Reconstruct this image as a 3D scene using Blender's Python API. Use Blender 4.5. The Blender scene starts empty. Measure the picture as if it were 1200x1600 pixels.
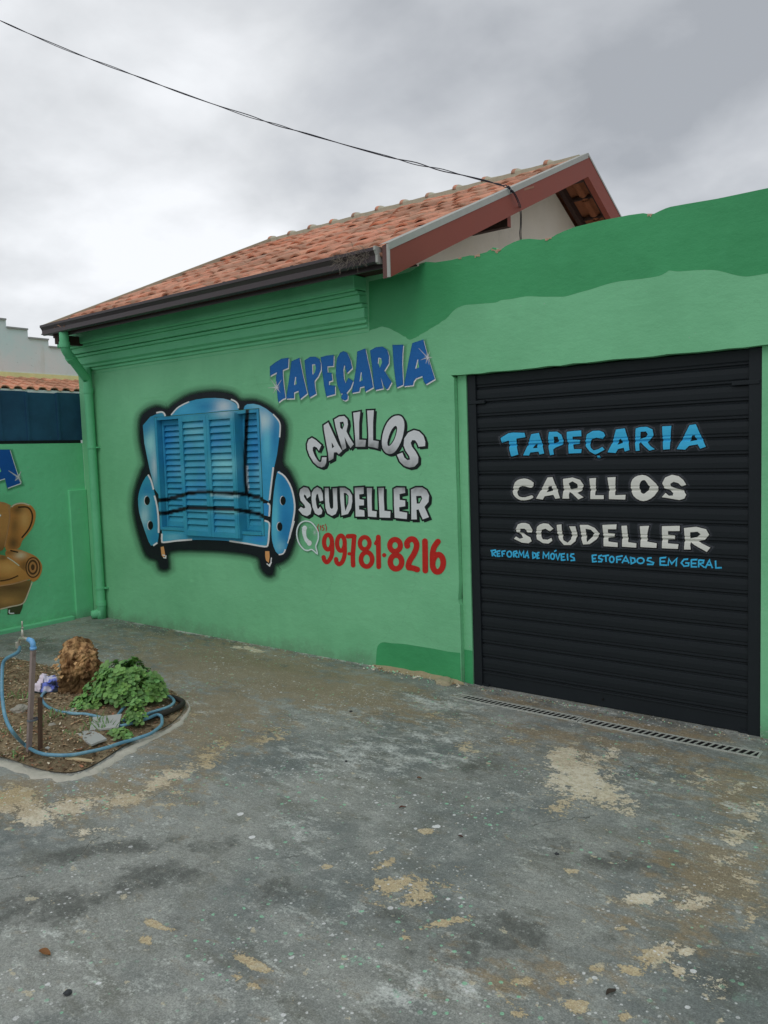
import bpy, bmesh, math, random
import numpy as np
from mathutils import Vector, Matrix, noise
from mathutils.geometry import delaunay_2d_cdt

random.seed(7)
rs = np.random.RandomState(5)
scene = bpy.context.scene
C = scene.collection

# ------------------------------------------------------------------ camera
H, D, F = 1.8, 5.0561, 1232.08                      # eye height, distance to the shop wall (y = 0), focal length in photo pixels
R3 = np.array([[0.7894365951774653, 0.6129869438589801, -0.03220044802542932],
               [0.022115306570770966, -0.08082688340893718, -0.9964827786438052],
               [-0.6134335949472376, 0.7859478491457469, -0.07736409382447863]])
cam_data = bpy.data.cameras.new('camera')
cam = bpy.data.objects.new('camera', cam_data); C.objects.link(cam)
cam_data.sensor_fit = 'VERTICAL'; cam_data.sensor_height = 32.0
cam_data.lens = F / 1600 * 32.0
cam_data.clip_start = 0.05; cam_data.clip_end = 600
mw = Matrix.Identity(4)
for i in range(3):
    mw[i][0] = R3[0][i]; mw[i][1] = -R3[1][i]; mw[i][2] = -R3[2][i]
mw[0][3], mw[1][3], mw[2][3] = 0, -D, H
cam.matrix_world = mw
scene.camera = cam
scene.render.resolution_x, scene.render.resolution_y = 768, 1024

# ------------------------------------------------------------------ sky and sun (overcast)
SUN_EL, SUN_AZ = math.radians(50), math.radians(158)     # azimuth from +Y clockwise: behind the camera, slightly right
world = bpy.data.worlds.new('World'); scene.world = world
world.use_nodes = True
wn, wl = world.node_tree.nodes, world.node_tree.links
wn.clear()
w_out = wn.new('ShaderNodeOutputWorld'); w_bg = wn.new('ShaderNodeBackground')
w_bg.inputs['Strength'].default_value = 0.1
w_sky = wn.new('ShaderNodeTexSky'); w_sky.sky_type = 'NISHITA'; w_sky.sun_disc = False
w_sky.sun_elevation = SUN_EL; w_sky.sun_rotation = SUN_AZ
w_tc = wn.new('ShaderNodeTexCoord')
w_sep = wn.new('ShaderNodeSeparateXYZ'); wl.new(w_tc.outputs['Generated'], w_sep.inputs[0])
def wmath(op, a, b=None):
    n = wn.new('ShaderNodeMath'); n.operation = op
    for i, v in enumerate((a, b)):
        if v is None: continue
        if isinstance(v, (int, float)): n.inputs[i].default_value = v
        else: wl.new(v, n.inputs[i])
    return n.outputs[0]
zc = wmath('ADD', wmath('MAXIMUM', w_sep.outputs['Z'], 0.0), 0.32)
cmb = wn.new('ShaderNodeCombineXYZ')
wl.new(wmath('DIVIDE', w_sep.outputs['X'], zc), cmb.inputs[0]); wl.new(wmath('DIVIDE', w_sep.outputs['Y'], zc), cmb.inputs[1])
def wnoise(scale, detail, rough, off, dist=0.0):
    m = wn.new('ShaderNodeMapping'); m.inputs['Location'].default_value = off; wl.new(cmb.outputs[0], m.inputs[0])
    n = wn.new('ShaderNodeTexNoise'); n.inputs['Scale'].default_value = scale; n.inputs['Detail'].default_value = detail
    n.inputs['Roughness'].default_value = rough; n.inputs['Distortion'].default_value = dist; wl.new(m.outputs[0], n.inputs[0])
    return n.outputs['Fac']
cl_a = wnoise(1.35, 7, 0.47, (6.79, 3.70, 0)); cl_b = wnoise(3.2, 8, 0.52, (0.4, 5.2, 2.0), 0.2)
cl = wmath('ADD', wmath('MULTIPLY', cl_a, 0.92), wmath('MULTIPLY', cl_b, 0.42))
cl = wmath('SUBTRACT', cl, 0.165)
# brighter towards the left of the view, as the cloud deck is there
cl = wmath('ADD', cl, wmath('MULTIPLY', w_sep.outputs['X'], -0.15))
cl = wmath('SUBTRACT', cl, 0.022)
w_ramp = wn.new('ShaderNodeValToRGB'); wl.new(cl, w_ramp.inputs[0])
cr = w_ramp.color_ramp
cr.elements[0].position = 0.36; cr.elements[0].color = (0.39, 0.412, 0.445, 1)
cr.elements[1].position = 0.74; cr.elements[1].color = (0.93, 0.95, 0.98, 1)
e = cr.elements.new(0.49); e.color = (0.55, 0.572, 0.605, 1)
e = cr.elements.new(0.60); e.color = (0.70, 0.72, 0.745, 1)
w_sc = wn.new('ShaderNodeVectorMath'); w_sc.operation = 'SCALE'; w_sc.inputs['Scale'].default_value = 10.0
wl.new(w_ramp.outputs[0], w_sc.inputs[0])
w_mix = wn.new('ShaderNodeMixRGB'); w_mix.inputs[0].default_value = 0.95
wl.new(w_sky.outputs[0], w_mix.inputs[1]); wl.new(w_sc.outputs[0], w_mix.inputs[2])
wl.new(w_mix.outputs[0], w_bg.inputs[0]); wl.new(w_bg.outputs[0], w_out.inputs[0])

sun_data = bpy.data.lights.new('sun', 'SUN'); sun_data.energy = 0.55; sun_data.angle = math.radians(38)
sun_data.color = (1.0, 0.97, 0.93)
sun = bpy.data.objects.new('sun', sun_data); C.objects.link(sun)
sd = Vector((math.sin(SUN_AZ) * math.cos(SUN_EL), math.cos(SUN_AZ) * math.cos(SUN_EL), math.sin(SUN_EL)))
sun.rotation_euler = sd.to_track_quat('Z', 'Y').to_euler()
sun.location = sd * 30
vs = scene.view_settings
vs.view_transform = 'Standard'; vs.look = 'None'; vs.exposure = 0.09; vs.gamma = 1.0; vs.use_curve_mapping = False
try: scene.cycles.transparent_max_bounces = 48
except Exception: pass

# ------------------------------------------------------------------ survey: a photo pixel -> the point of a known plane
def ray(x, y): return R3.T @ np.array([x - 600.0, y - 800.0, F])
def on_y(x, y, Y=0.0):
    b = ray(x, y); t = (D + Y) / b[1]; return (b[0] * t, Y, H + b[2] * t)
def on_x(x, y, X):
    b = ray(x, y); t = X / b[0]; return (X, b[1] * t - D, H + b[2] * t)
def on_z(x, y, Z=0.0):
    b = ray(x, y); t = (Z - H) / b[2]; return (b[0] * t, b[1] * t - D, Z)
def px_of(P):
    P = np.asarray(P, float); v = (P - np.array([0, -D, H])) @ R3.T
    return 600 + F * v[..., 0] / v[..., 2], 800 + F * v[..., 1] / v[..., 2]

# ------------------------------------------------------------------ colour
def lin(c): 
    c = c / 255.0
    return c / 12.92 if c <= 0.04045 else ((c + 0.055) / 1.055) ** 2.4
GV, GH = 0.50, 0.565                                 # how bright a white wall / a white floor stands in this light
def A(r, g, b, G=None):
    G = G or GV
    return tuple(min(0.86, lin(v) / G) for v in (r, g, b))
def mixc(a, b, t): return tuple(a[i] * (1 - t) + b[i] * t for i in range(3))

# ------------------------------------------------------------------ materials
class NT:
    def __init__(s, name):
        s.m = bpy.data.materials.new(name); s.m.use_nodes = True
        s.n, s.l = s.m.node_tree.nodes, s.m.node_tree.links
        s.b = s.n['Principled BSDF']
        s.tc = s.n.new('ShaderNodeTexCoord').outputs['Object']
    def put(s, sock, v):
        if v is None: return
        if isinstance(v, (int, float)): sock.default_value = v
        elif isinstance(v, (tuple, list)): sock.default_value = tuple(v) + ((1,) if len(v) == 3 and len(sock.default_value) == 4 else ())
        else: s.l.new(v, sock)
    def mapping(s, scale=(1, 1, 1), rot=(0, 0, 0), src=None, loc=(0, 0, 0)):
        m = s.n.new('ShaderNodeMapping'); m.inputs['Scale'].default_value = scale; m.inputs['Rotation'].default_value = rot
        m.inputs['Location'].default_value = loc
        s.l.new(src or s.tc, m.inputs[0]); return m.outputs[0]
    def noise(s, scale, detail=4, rough=0.55, src=None, dist=0.0, col=False):
        n = s.n.new('ShaderNodeTexNoise'); s.l.new(src or s.tc, n.inputs[0])
        n.inputs['Scale'].default_value = scale; n.inputs['Detail'].default_value = detail
        n.inputs['Roughness'].default_value = rough; n.inputs['Distortion'].default_value = dist
        return n.outputs['Color' if col else 'Fac']
    def voro(s, scale, feature='F1', src=None, out='Distance', rnd=1.0):
        n = s.n.new('ShaderNodeTexVoronoi'); n.feature = feature; s.l.new(src or s.tc, n.inputs[0])
        n.inputs['Scale'].default_value = scale; n.inputs['Randomness'].default_value = rnd
        return n.outputs[out]
    def math(s, op, a, b=None, c=None, clamp=False):
        n = s.n.new('ShaderNodeMath'); n.operation = op; n.use_clamp = clamp
        for i, v in enumerate((a, b, c)): s.put(n.inputs[i], v)
        return n.outputs[0]
    def step(s, v, lo, hi):
        n = s.n.new('ShaderNodeMapRange'); n.interpolation_type = 'SMOOTHSTEP'
        s.put(n.inputs[0], v); n.inputs[1].default_value = lo; n.inputs[2].default_value = hi
        return n.outputs[0]
    def mix(s, fac, a, b, mode='MIX'):
        n = s.n.new('ShaderNodeMixRGB'); n.blend_type = mode
        s.put(n.inputs[0], fac); s.put(n.inputs[1], a); s.put(n.inputs[2], b)
        return n.outputs[0]
    def attr(s, name, out='Color'):
        n = s.n.new('ShaderNodeAttribute'); n.attribute_name = name; return n.outputs[out]
    def rand(s): return s.n.new('ShaderNodeObjectInfo').outputs['Random']
    def bump(s, h, strength, dist=0.01):
        n = s.n.new('ShaderNodeBump'); n.inputs['Strength'].default_value = strength; n.inputs['Distance'].default_value = dist
        s.l.new(h, n.inputs['Height']); s.l.new(n.outputs[0], s.b.inputs['Normal'])
    def done(s, col, rough=0.6, spec=0.3, metal=0.0, alpha=None):
        s.put(s.b.inputs['Base Color'], col); s.put(s.b.inputs['Roughness'], rough)
        s.put(s.b.inputs['Specular IOR Level'], spec); s.put(s.b.inputs['Metallic'], metal)
        if alpha is not None: s.put(s.b.inputs['Alpha'], alpha)
        return s.m

def plaster_height(t):
    a = t.noise(2.2, 3, 0.5); b = t.noise(8.0, 5, 0.65, src=t.mapping((1, 1, 1.6))); c = t.noise(55, 3, 0.6)
    return t.math('ADD', t.math('ADD', t.math('MULTIPLY', a, 1.5), t.math('MULTIPLY', b, 0.55)), t.math('MULTIPLY', c, 0.05))
def mk_wallpaint(name, base, dark, dirt=True, top_dirt=False):
    t = NT(name)
    v = t.noise(1.1, 5, 0.6); v2 = t.noise(5.0, 5, 0.65, src=t.mapping((1, 1, 0.45)))
    c = t.mix(t.step(v, 0.35, 0.7), base, dark)
    c = t.mix(t.math('MULTIPLY', t.step(v2, 0.45, 0.8), 0.30), c, tuple(x * 1.13 for x in base))
    fine = t.noise(120, 2, 0.5)
    c = t.mix(0.10, c, t.mix(fine, tuple(x * 0.75 for x in base), tuple(x * 1.25 for x in base)))
    streak = t.step(t.noise(3.0, 6, 0.7, src=t.mapping((3.2, 3.2, 0.35))), 0.60, 0.86)
    c = t.mix(t.math('MULTIPLY', streak, 0.20), c, (0.14, 0.22, 0.155))
    roll = t.noise(1.6, 5, 0.65, src=t.mapping((1.0, 1.0, 0.35), loc=(3, 1, 7)))       # lap marks of the roller
    c = t.mix(t.math('MULTIPLY', t.step(roll, 0.50, 0.56), 0.13), c, tuple(x * 0.84 for x in base))
    scr = t.step(t.noise(2.4, 7, 0.75, src=t.mapping((1.2, 1.2, 5.0), (0.1, 0.25, 0), loc=(9, 3, 1))), 0.665, 0.69)
    c = t.mix(t.math('MULTIPLY', scr, 0.28), c, tuple(min(.8, x * 1.28) for x in base))
    cvw = t.voro(0.75, 'DISTANCE_TO_EDGE', src=t.mix(0.22, t.tc, t.noise(2.5, 7, 0.7, col=True)))
    crk = t.math('MULTIPLY', t.math('LESS_THAN', cvw, 0.0016), t.step(t.noise(0.9, 3, 0.5, src=t.mapping((1, 1, 1), loc=(5, 5, 2))), 0.5, 0.58))
    c = t.mix(t.math('MULTIPLY', crk, 0.12), c, tuple(x * 0.38 for x in base))
    if dirt:
        sep = t.n.new('ShaderNodeSeparateXYZ'); t.l.new(t.tc, sep.inputs[0])
        low = t.math('SUBTRACT', 1.0, t.step(t.math('ADD', sep.outputs[2], t.math('MULTIPLY', t.noise(5, 7, 0.75), 0.42)), 0.10, 0.38))
        c = t.mix(t.math('MULTIPLY', low, 0.62), c, (0.13, 0.165, 0.115))
        chips = t.step(t.math('ADD', t.noise(38, 3, 0.6), t.math('MULTIPLY', low, 0.09)), 0.70, 0.72)
        c = t.mix(t.math('MULTIPLY', chips, 0.8), c, (0.40, 0.52, 0.43))
    t.bump(plaster_height(t), 0.5, 0.02)
    return t.done(c, t.math('ADD', 0.45, t.math('MULTIPLY', v2, 0.25)), 0.28)
M = {}
M['green'] = mk_wallpaint('light_green_wall_paint', A(96, 153, 115), A(87, 144, 106))
M['green_side'] = mk_wallpaint('lifted_green_wall_paint', A(92, 164, 122), A(83, 155, 112))  # the same wall green, its colour lifted because the side walls are less lit
M['green_trim'] = mk_wallpaint('green_trim_paint', A(88, 156, 116), A(76, 144, 104), dirt=False)
M['green_dark'] = mk_wallpaint('dark_green_wall_paint', A(53, 130, 86), A(47, 121, 78), dirt=False)
M['cream'] = mk_wallpaint('cream_gable_plaster', (0.80, 0.72, 0.60), (0.74, 0.65, 0.52), dirt=False)

def mk_paint(name='mural_paint', rough=0.55):
    t = NT(name)
    n = t.n.new('ShaderNodeAttribute'); n.attribute_name = 'paint'
    f = t.noise(45, 3, 0.6)
    c = t.mix(0.12, n.outputs['Color'], t.mix(f, (0, 0, 0), (0.8, 0.8, 0.8)), 'OVERLAY')
    t.bump(plaster_height(t), 0.5, 0.02)
    return t.done(c, rough, 0.3, alpha=n.outputs['Alpha'])
M['paint'] = mk_paint()

def plain(name, c, rough=0.6, spec=0.3, metal=0.0, var=0.2, sc=6.0, bump=0.0, bsc=40):
    t = NT(name)
    f = t.noise(sc, 6, 0.65)
    col = t.mix(f, tuple(x * (1 - var) for x in c), tuple(x * (1 + var) for x in c))
    f2 = t.noise(sc * 7, 4, 0.6)
    col = t.mix(0.25, col, t.mix(f2, tuple(x * (1 - var) for x in c), tuple(x * (1 + var) for x in c)))
    if bump: t.bump(t.noise(bsc, 4, 0.6), bump, 0.004)
    return t.done(col, t.math('ADD', rough - 0.08, t.math('MULTIPLY', f, 0.16)), spec, metal)

# ------------------------------------------------------------------ mesh helpers
class MB:
    def __init__(s): s.v, s.f, s.c = [], [], []
    def add(s, vs_, fs, cols=None):
        o = len(s.v); s.v += [tuple(map(float, p)) for p in vs_]; s.f += [tuple(o + i for i in f) for f in fs]
        if cols is not None: s.c += list(cols)
        return s
    def box(s, x0, x1, y0, y1, z0, z1, cols=None):
        P = [(x, y, z) for x in (x0, x1) for y in (y0, y1) for z in (z0, z1)]
        s.add(P, [(0, 1, 3, 2), (4, 6, 7, 5), (0, 4, 5, 1), (2, 3, 7, 6), (0, 2, 6, 4), (1, 5, 7, 3)])
        return s
    def beam(s, a, b, w, h, up=(0, 0, 1)):
        a, b = Vector(a), Vector(b); d = (b - a).normalized(); up = Vector(up)
        r = d.cross(up).normalized(); u = r.cross(d).normalized()
        P = [p + r * (sx * w / 2) + u * (sz * h / 2) for p in (a, b) for sx, sz in ((-1, -1), (1, -1), (1, 1), (-1, 1))]
        return s.add(P, [(3, 2, 1, 0), (4, 5, 6, 7), (0, 1, 5, 4), (1, 2, 6, 5), (2, 3, 7, 6), (3, 0, 4, 7)])
    def tube(s, pts, r, n=10, caps=True):
        pts = [Vector(p) for p in pts]; rr = r if isinstance(r, (list, tuple)) else [r] * len(pts)
        up = Vector((0, 0, 1)); prev = None; rings = []
        for i, p in enumerate(pts):
            d = (pts[min(i + 1, len(pts) - 1)] - pts[max(i - 1, 0)]).normalized()
            if prev is None:
                a = d.cross(up) if abs(d.z) < 0.9 else d.cross(Vector((1, 0, 0)))
                a.normalize()
            else: a = (prev - d * prev.dot(d)).normalized()
            prev = a; b = d.cross(a)
            rings.append([p + (a * math.cos(2 * math.pi * k / n) + b * math.sin(2 * math.pi * k / n)) * rr[i] for k in range(n)])
        V = [q for rg in rings for q in rg]
        Fc = [(i * n + k, i * n + (k + 1) % n, (i + 1) * n + (k + 1) % n, (i + 1) * n + k) for i in range(len(pts) - 1) for k in range(n)]
        if caps: Fc += [tuple(range(n))[::-1], tuple((len(pts) - 1) * n + k for k in range(n))]
        return s.add(V, Fc)
    def mesh(s, name, mat, smooth=False, loc=(0, 0, 0)):
        me = bpy.data.meshes.new(name)
        v = [(p[0] - loc[0], p[1] - loc[1], p[2] - loc[2]) for p in s.v]
        me.from_pydata(v, [], s.f); me.update()
        if s.c:
            a = me.color_attributes.new('paint', 'FLOAT_COLOR', 'POINT')
            a.data.foreach_set('color', np.array(s.c, 'f').ravel())
        if mat: me.materials.append(mat)
        if smooth: me.polygons.foreach_set('use_smooth', [True] * len(me.polygons))
        return me
    def obj(s, name, mat, parent=None, smooth=False, loc=(0, 0, 0)):
        o = bpy.data.objects.new(name, s.mesh(name, mat, smooth, loc)); C.objects.link(o); o.location = loc
        if parent: attach(o, parent)
        return o
def origin_of(p):
    v = Vector(p.location)
    return v + origin_of(p.parent) if p.parent and p.matrix_parent_inverse == Matrix.Identity(4) else v
WORLD = {}
def attach(o, parent):                               # keeps o where it stands
    o.parent = parent
    o.matrix_parent_inverse = Matrix.Translation(-Vector(parent.location))
def thing(name, label, cat, loc, group=None):
    o = bpy.data.objects.new(name, None); C.objects.link(o); o.location = loc; o.empty_display_size = 0.2
    o['label'] = label; o['category'] = cat
    if group: o['group'] = group
    return o
def tag(o, label=None, cat=None, group=None, kind=None):
    if label: o['label'] = label
    if cat: o['category'] = cat
    if group: o['group'] = group
    if kind: o['kind'] = kind
    return o
def bevel(o, w=0.004, seg=2):
    m = o.modifiers.new('bevel', 'BEVEL'); m.width = w; m.segments = seg; m.limit_method = 'ANGLE'; m.angle_limit = math.radians(40)
    return o

def inside(pt, poly):
    x, y = pt; r = False; n = len(poly); j = n - 1
    for i in range(n):
        xi, yi = poly[i]; xj, yj = poly[j]
        if (yi > y) != (yj > y) and x < (xj - xi) * (y - yi) / (yj - yi) + xi: r = not r
        j = i
    return r
def inside_np(X, Y, poly):
    r = np.zeros(X.shape, bool); n = len(poly); j = n - 1
    for i in range(n):
        xi, yi = poly[i]; xj, yj = poly[j]
        if yi != yj: r ^= ((yi > Y) != (yj > Y)) & (X < (xj - xi) * (Y - yi) / (yj - yi) + xi)
        j = i
    return r
def cdt(poly, holes=(), step=None):
    """triangulate a polygon with holes; step adds an inner grid of points"""
    V, E = [], []
    for lp in [poly] + list(holes):
        o = len(V); V += [Vector(p[:2]) for p in lp]; E += [(o + i, o + (i + 1) % len(lp)) for i in range(len(lp))]
    if step:
        xs = [p[0] for p in poly]; ys = [p[1] for p in poly]
        gx, gy = np.meshgrid(np.arange(min(xs) + step / 2, max(xs), step), np.arange(min(ys) + step / 2, max(ys), step))
        m = inside_np(gx, gy, poly)
        for h in holes: m &= ~inside_np(gx, gy, h)
        V += [Vector((a, b)) for a, b in zip(gx[m], gy[m])]
    v, _, f, *_ = delaunay_2d_cdt(V, E, [], 0, 1e-6)
    out = []
    for t in f:
        cx = sum(v[i][0] for i in t) / len(t); cy = sum(v[i][1] for i in t) / len(t)
        if inside((cx, cy), poly) and not any(inside((cx, cy), h) for h in holes): out.append(tuple(t))
    return [(p[0], p[1]) for p in v], out
def smooth_loop(pts, n=4, closed=True, k=0.5):
    out = []; N = len(pts)
    rng = range(N if closed else N - 1)
    for i in rng:
        g = lambda j: pts[j % N] if closed else pts[max(0, min(N - 1, j))]
        p0, p1, p2, p3 = (np.array(g(j), float) for j in (i - 1, i, i + 1, i + 2))
        for s in range(n):
            t = s / n
            out.append(tuple(0.5 * ((2 * p1) + (-p0 + p2) * t + (2 * p0 - 5 * p1 + 4 * p2 - p3) * t * t + (-p0 + 3 * p1 - 3 * p2 + p3) * t ** 3)))
    if not closed: out.append(tuple(pts[-1]))
    return out
def slab(outline, holes, y0, y1, name, mat, parent=None, axis='y', loc=(0, 0, 0)):
    """a wall: 2D outline with openings, given real thickness"""
    v, f = cdt(outline, holes)
    P = (lambda a, b, y: (a, y, b)) if axis == 'y' else (lambda a, b, y: (y, a, b))
    m = MB(); m.add([P(a, b, y0) for a, b in v], f); m.add([P(a, b, y1) for a, b in v], [t[::-1] for t in f])
    for lp in [outline] + list(holes):
        n = len(lp)
        m.add([P(a, b, y0) for a, b in lp] + [P(a, b, y1) for a, b in lp], [(i, (i + 1) % n, n + (i + 1) % n, n + i) for i in range(n)])
    o = m.obj(name, mat, parent, loc=loc)
    bm = bmesh.new(); bm.from_mesh(o.data); bmesh.ops.remove_doubles(bm, verts=bm.verts, dist=1e-5); bmesh.ops.recalc_face_normals(bm, faces=bm.faces)
    bm.to_mesh(o.data); bm.free()
    return o

# ------------------------------------------------------------------ brushwork: flat coats of paint, in photo units, laid on a surface
class Brush(MB):
    """place(px, py, off) puts a point on the painted surface, off metres proud of it; each stroke lies a hair above the last"""
    def __init__(s, place, ox=0, oy=0, sc=1.0, off=0.0012, inc=0.00005):
        super().__init__(); s.place, s.ox, s.oy, s.sc, s.off, s.inc = place, ox, oy, sc, off, inc
    def at(s, ox, oy, sc): s.ox, s.oy, s.sc = ox, oy, sc; return s
    def _p(s, p): return s.place(s.ox + p[0] / s.sc, s.oy + p[1] / s.sc, s.off)
    def fill(s, poly, col, holes=(), step=None, shift=(0, 0), alpha=1.0):
        s.off += s.inc
        poly = [(a + shift[0], b + shift[1]) for a, b in poly]; holes = [[(a + shift[0], b + shift[1]) for a, b in h] for h in holes]
        v, f = cdt(poly, holes, step)
        cf = col if callable(col) else (lambda x, y: col)
        s.add([s._p(p) for p in v], f, [tuple(cf(*p)[:3]) + (alpha,) for p in v])
    def line(s, pts, w, col, soft=1.0, alpha=1.0, closed=False, shift=(0, 0), inner=None):
        """a brush line: w = half width (number or list), soft = width of the feathered edge"""
        s.off += s.inc
        P = [np.array((p[0] + shift[0], p[1] + shift[1]), float) for p in pts]; n = len(P)
        W = list(w) if isinstance(w, (list, tuple)) else [w] * n
        V, cols = [], []
        for i in range(n):
            a = P[(i - 1) % n] if (closed or i > 0) else P[i]; b = P[(i + 1) % n] if (closed or i < n - 1) else P[i]
            d1 = P[i] - a; d2 = b - P[i]
            l1, l2 = np.hypot(*d1), np.hypot(*d2)
            if l1 < 1e-9: d1, l1 = d2, l2
            if l2 < 1e-9: d2, l2 = d1, l1
            d1 = d1 / l1; d2 = d2 / l2
            n1 = np.array((-d1[1], d1[0])); n2 = np.array((-d2[1], d2[0])); m = n1 + n2
            q = np.hypot(*m)
            m = n1 if q < 1e-6 else m / q
            k = 1 / max(0.55, float(m @ n1)); m = m * k
            c3 = tuple(col(*P[i])[:3]) if callable(col) else tuple(col)
            hi = W[i] if inner is None else inner
            for dd, al in ((-(hi + soft), 0.0), (-hi, alpha), (W[i], alpha), (W[i] + soft, 0.0)):
                V.append(s._p(P[i] + m * dd)); cols.append(c3 + (al,))
        R_ = range(n if closed else n - 1)
        s.add(V, [(4 * i + k, 4 * ((i + 1) % n) + k, 4 * ((i + 1) % n) + k + 1, 4 * i + k + 1) for i in R_ for k in range(3)], cols)
    def round_line(s, pts, w, col, soft=1.0, alpha=1.0, n=4):
        pts = smooth_loop(pts, n, False) if n > 1 else pts
        s.line(pts, w, col, soft, alpha)
        for p in (pts[0], pts[-1]): s.dot(p, w if not isinstance(w, list) else w[0], col, soft, alpha)
    def dot(s, c, r, col, soft=1.0, alpha=1.0, ry=None, n=16):
        s.off += s.inc; ry = ry or r
        V = [s._p(c)]; cols = [tuple(col) + (alpha,)]
        for rr, al in ((0.0, alpha), (soft, 0.0)):
            for k in range(n):
                a = 2 * math.pi * k / n
                V.append(s._p((c[0] + math.cos(a) * (r + rr), c[1] + math.sin(a) * (ry + rr)))); cols.append(tuple(col) + (al,))
        s.add(V, [(0, 1 + k, 1 + (k + 1) % n) for k in range(n)] + [(1 + k, 1 + n + k, 1 + n + (k + 1) % n, 1 + (k + 1) % n) for k in range(n)], cols)
    def glow(s, c, rx, ry, col, alpha, n=20):
        s.off += s.inc
        V = [s._p(c)]; cols = [tuple(col) + (alpha,)]; rings = 4
        for q in range(1, rings + 1):
            t = q / rings; al = alpha * (1 - t) ** 1.6 if q < rings else 0.0
            for k in range(n):
                a = 2 * math.pi * k / n
                V.append(s._p((c[0] + math.cos(a) * rx * t, c[1] + math.sin(a) * ry * t))); cols.append(tuple(col) + (al,))
        Fc = [(0, 1 + k, 1 + (k + 1) % n) for k in range(n)]
        for q in range(rings - 1):
            o = 1 + q * n; Fc += [(o + k, o + n + k, o + n + (k + 1) % n, o + (k + 1) % n) for k in range(n)]
        s.add(V, Fc, cols)
    def ring(s, c, rx, ry, w, col, soft=1.0, rot=0.0, n=24):
        pts = [(c[0] + rx * math.cos(t) * math.cos(rot) - ry * math.sin(t) * math.sin(rot), c[1] + rx * math.cos(t) * math.sin(rot) + ry * math.sin(t) * math.cos(rot)) for t in [2 * math.pi * k / n for k in range(n)]]
        s.line(pts, w, col, soft, closed=True)
    def sparkle(s, c, rays, col, r=45):
        s.glow(c, r * 1.5, r * 1.5, col, 0.85); s.dot(c, r * 0.3, col, r * 0.3)
        for q in rays: s.line([c, ((c[0] + q[0]) / 2, (c[1] + q[1]) / 2), q], [5, 3, 0.5], col, 4, 0.7)
on_shop = lambda x, y, off: on_y(x, y, 0.0)[0:1] + (-off,) + on_y(x, y, 0.0)[2:]
XL = -8.30
on_left = lambda x, y, off: (XL + off,) + on_x(x, y, XL)[1:]

BLUE = A(17, 78, 135); SILVER = (0.76, 0.78, 0.80); BLACKP = A(10, 16, 18); RED = A(146, 28, 22)
SKYB = A(46, 140, 190); BONE = (0.80, 0.80, 0.74)
w2 = lambda P: (P[0], P[2])

# ================================================================== GROUND
def ground_z(x, y):                                  # the yard falls a little towards the roller door
    t = np.clip((x + 3.5) / 0.5, 0, 1); t = t * t * (3 - 2 * t)
    q = np.clip((y + 1.6) / 1.2, 0, 1); q = q * q * (3 - 2 * q)
    return -0.026 * t * q
t = NT('street_ground'); c = t.mix(t.noise(0.4, 6, 0.6), (0.10, 0.10, 0.095), (0.17, 0.165, 0.15))
t.bump(t.noise(60, 4, 0.6), 0.4, 0.01); M['street'] = t.done(c, 0.85)
MB().add([(-150, -150, -0.06), (150, -150, -0.06), (150, 150, -0.06), (-150, 150, -0.06)], [(0, 1, 2, 3)]).obj('ground', M['street'])['kind'] = 'structure'

gx = np.concatenate([np.arange(-14, XL, 0.25), np.arange(XL, 1.6, 0.022), np.arange(1.6, 6, 0.25)])
gy = np.concatenate([np.arange(-9, -4.6, 0.2), np.arange(-4.6, 0.1, 0.022), [0.22, 0.6]])
GX, GY = np.meshgrid(gx, gy); GZ = ground_z(GX, GY)
px, py = px_of(np.stack([GX, GY, GZ], -1))
front = ((np.stack([GX, GY, GZ], -1) - np.array([0, -D, H])) @ R3[2]) > 0.4
px = np.where(front, px, -9999); py = np.where(front, py, -9999)
def field(bl):
    """soft blobs of wear: centre, radii, tilt (deg), strength, measured where they lie in the yard"""
    Fd = np.zeros_like(px)
    for (cx, cy, rx, ry, rot, a) in bl:
        r = math.radians(rot); dx, dy = px - cx, py - cy
        u = (dx * math.cos(r) + dy * math.sin(r)) / rx; v = (-dx * math.sin(r) + dy * math.cos(r)) / ry
        Fd = np.maximum(Fd, a * np.exp(-(u * u + v * v) ** 1.0))
    return Fd
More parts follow.
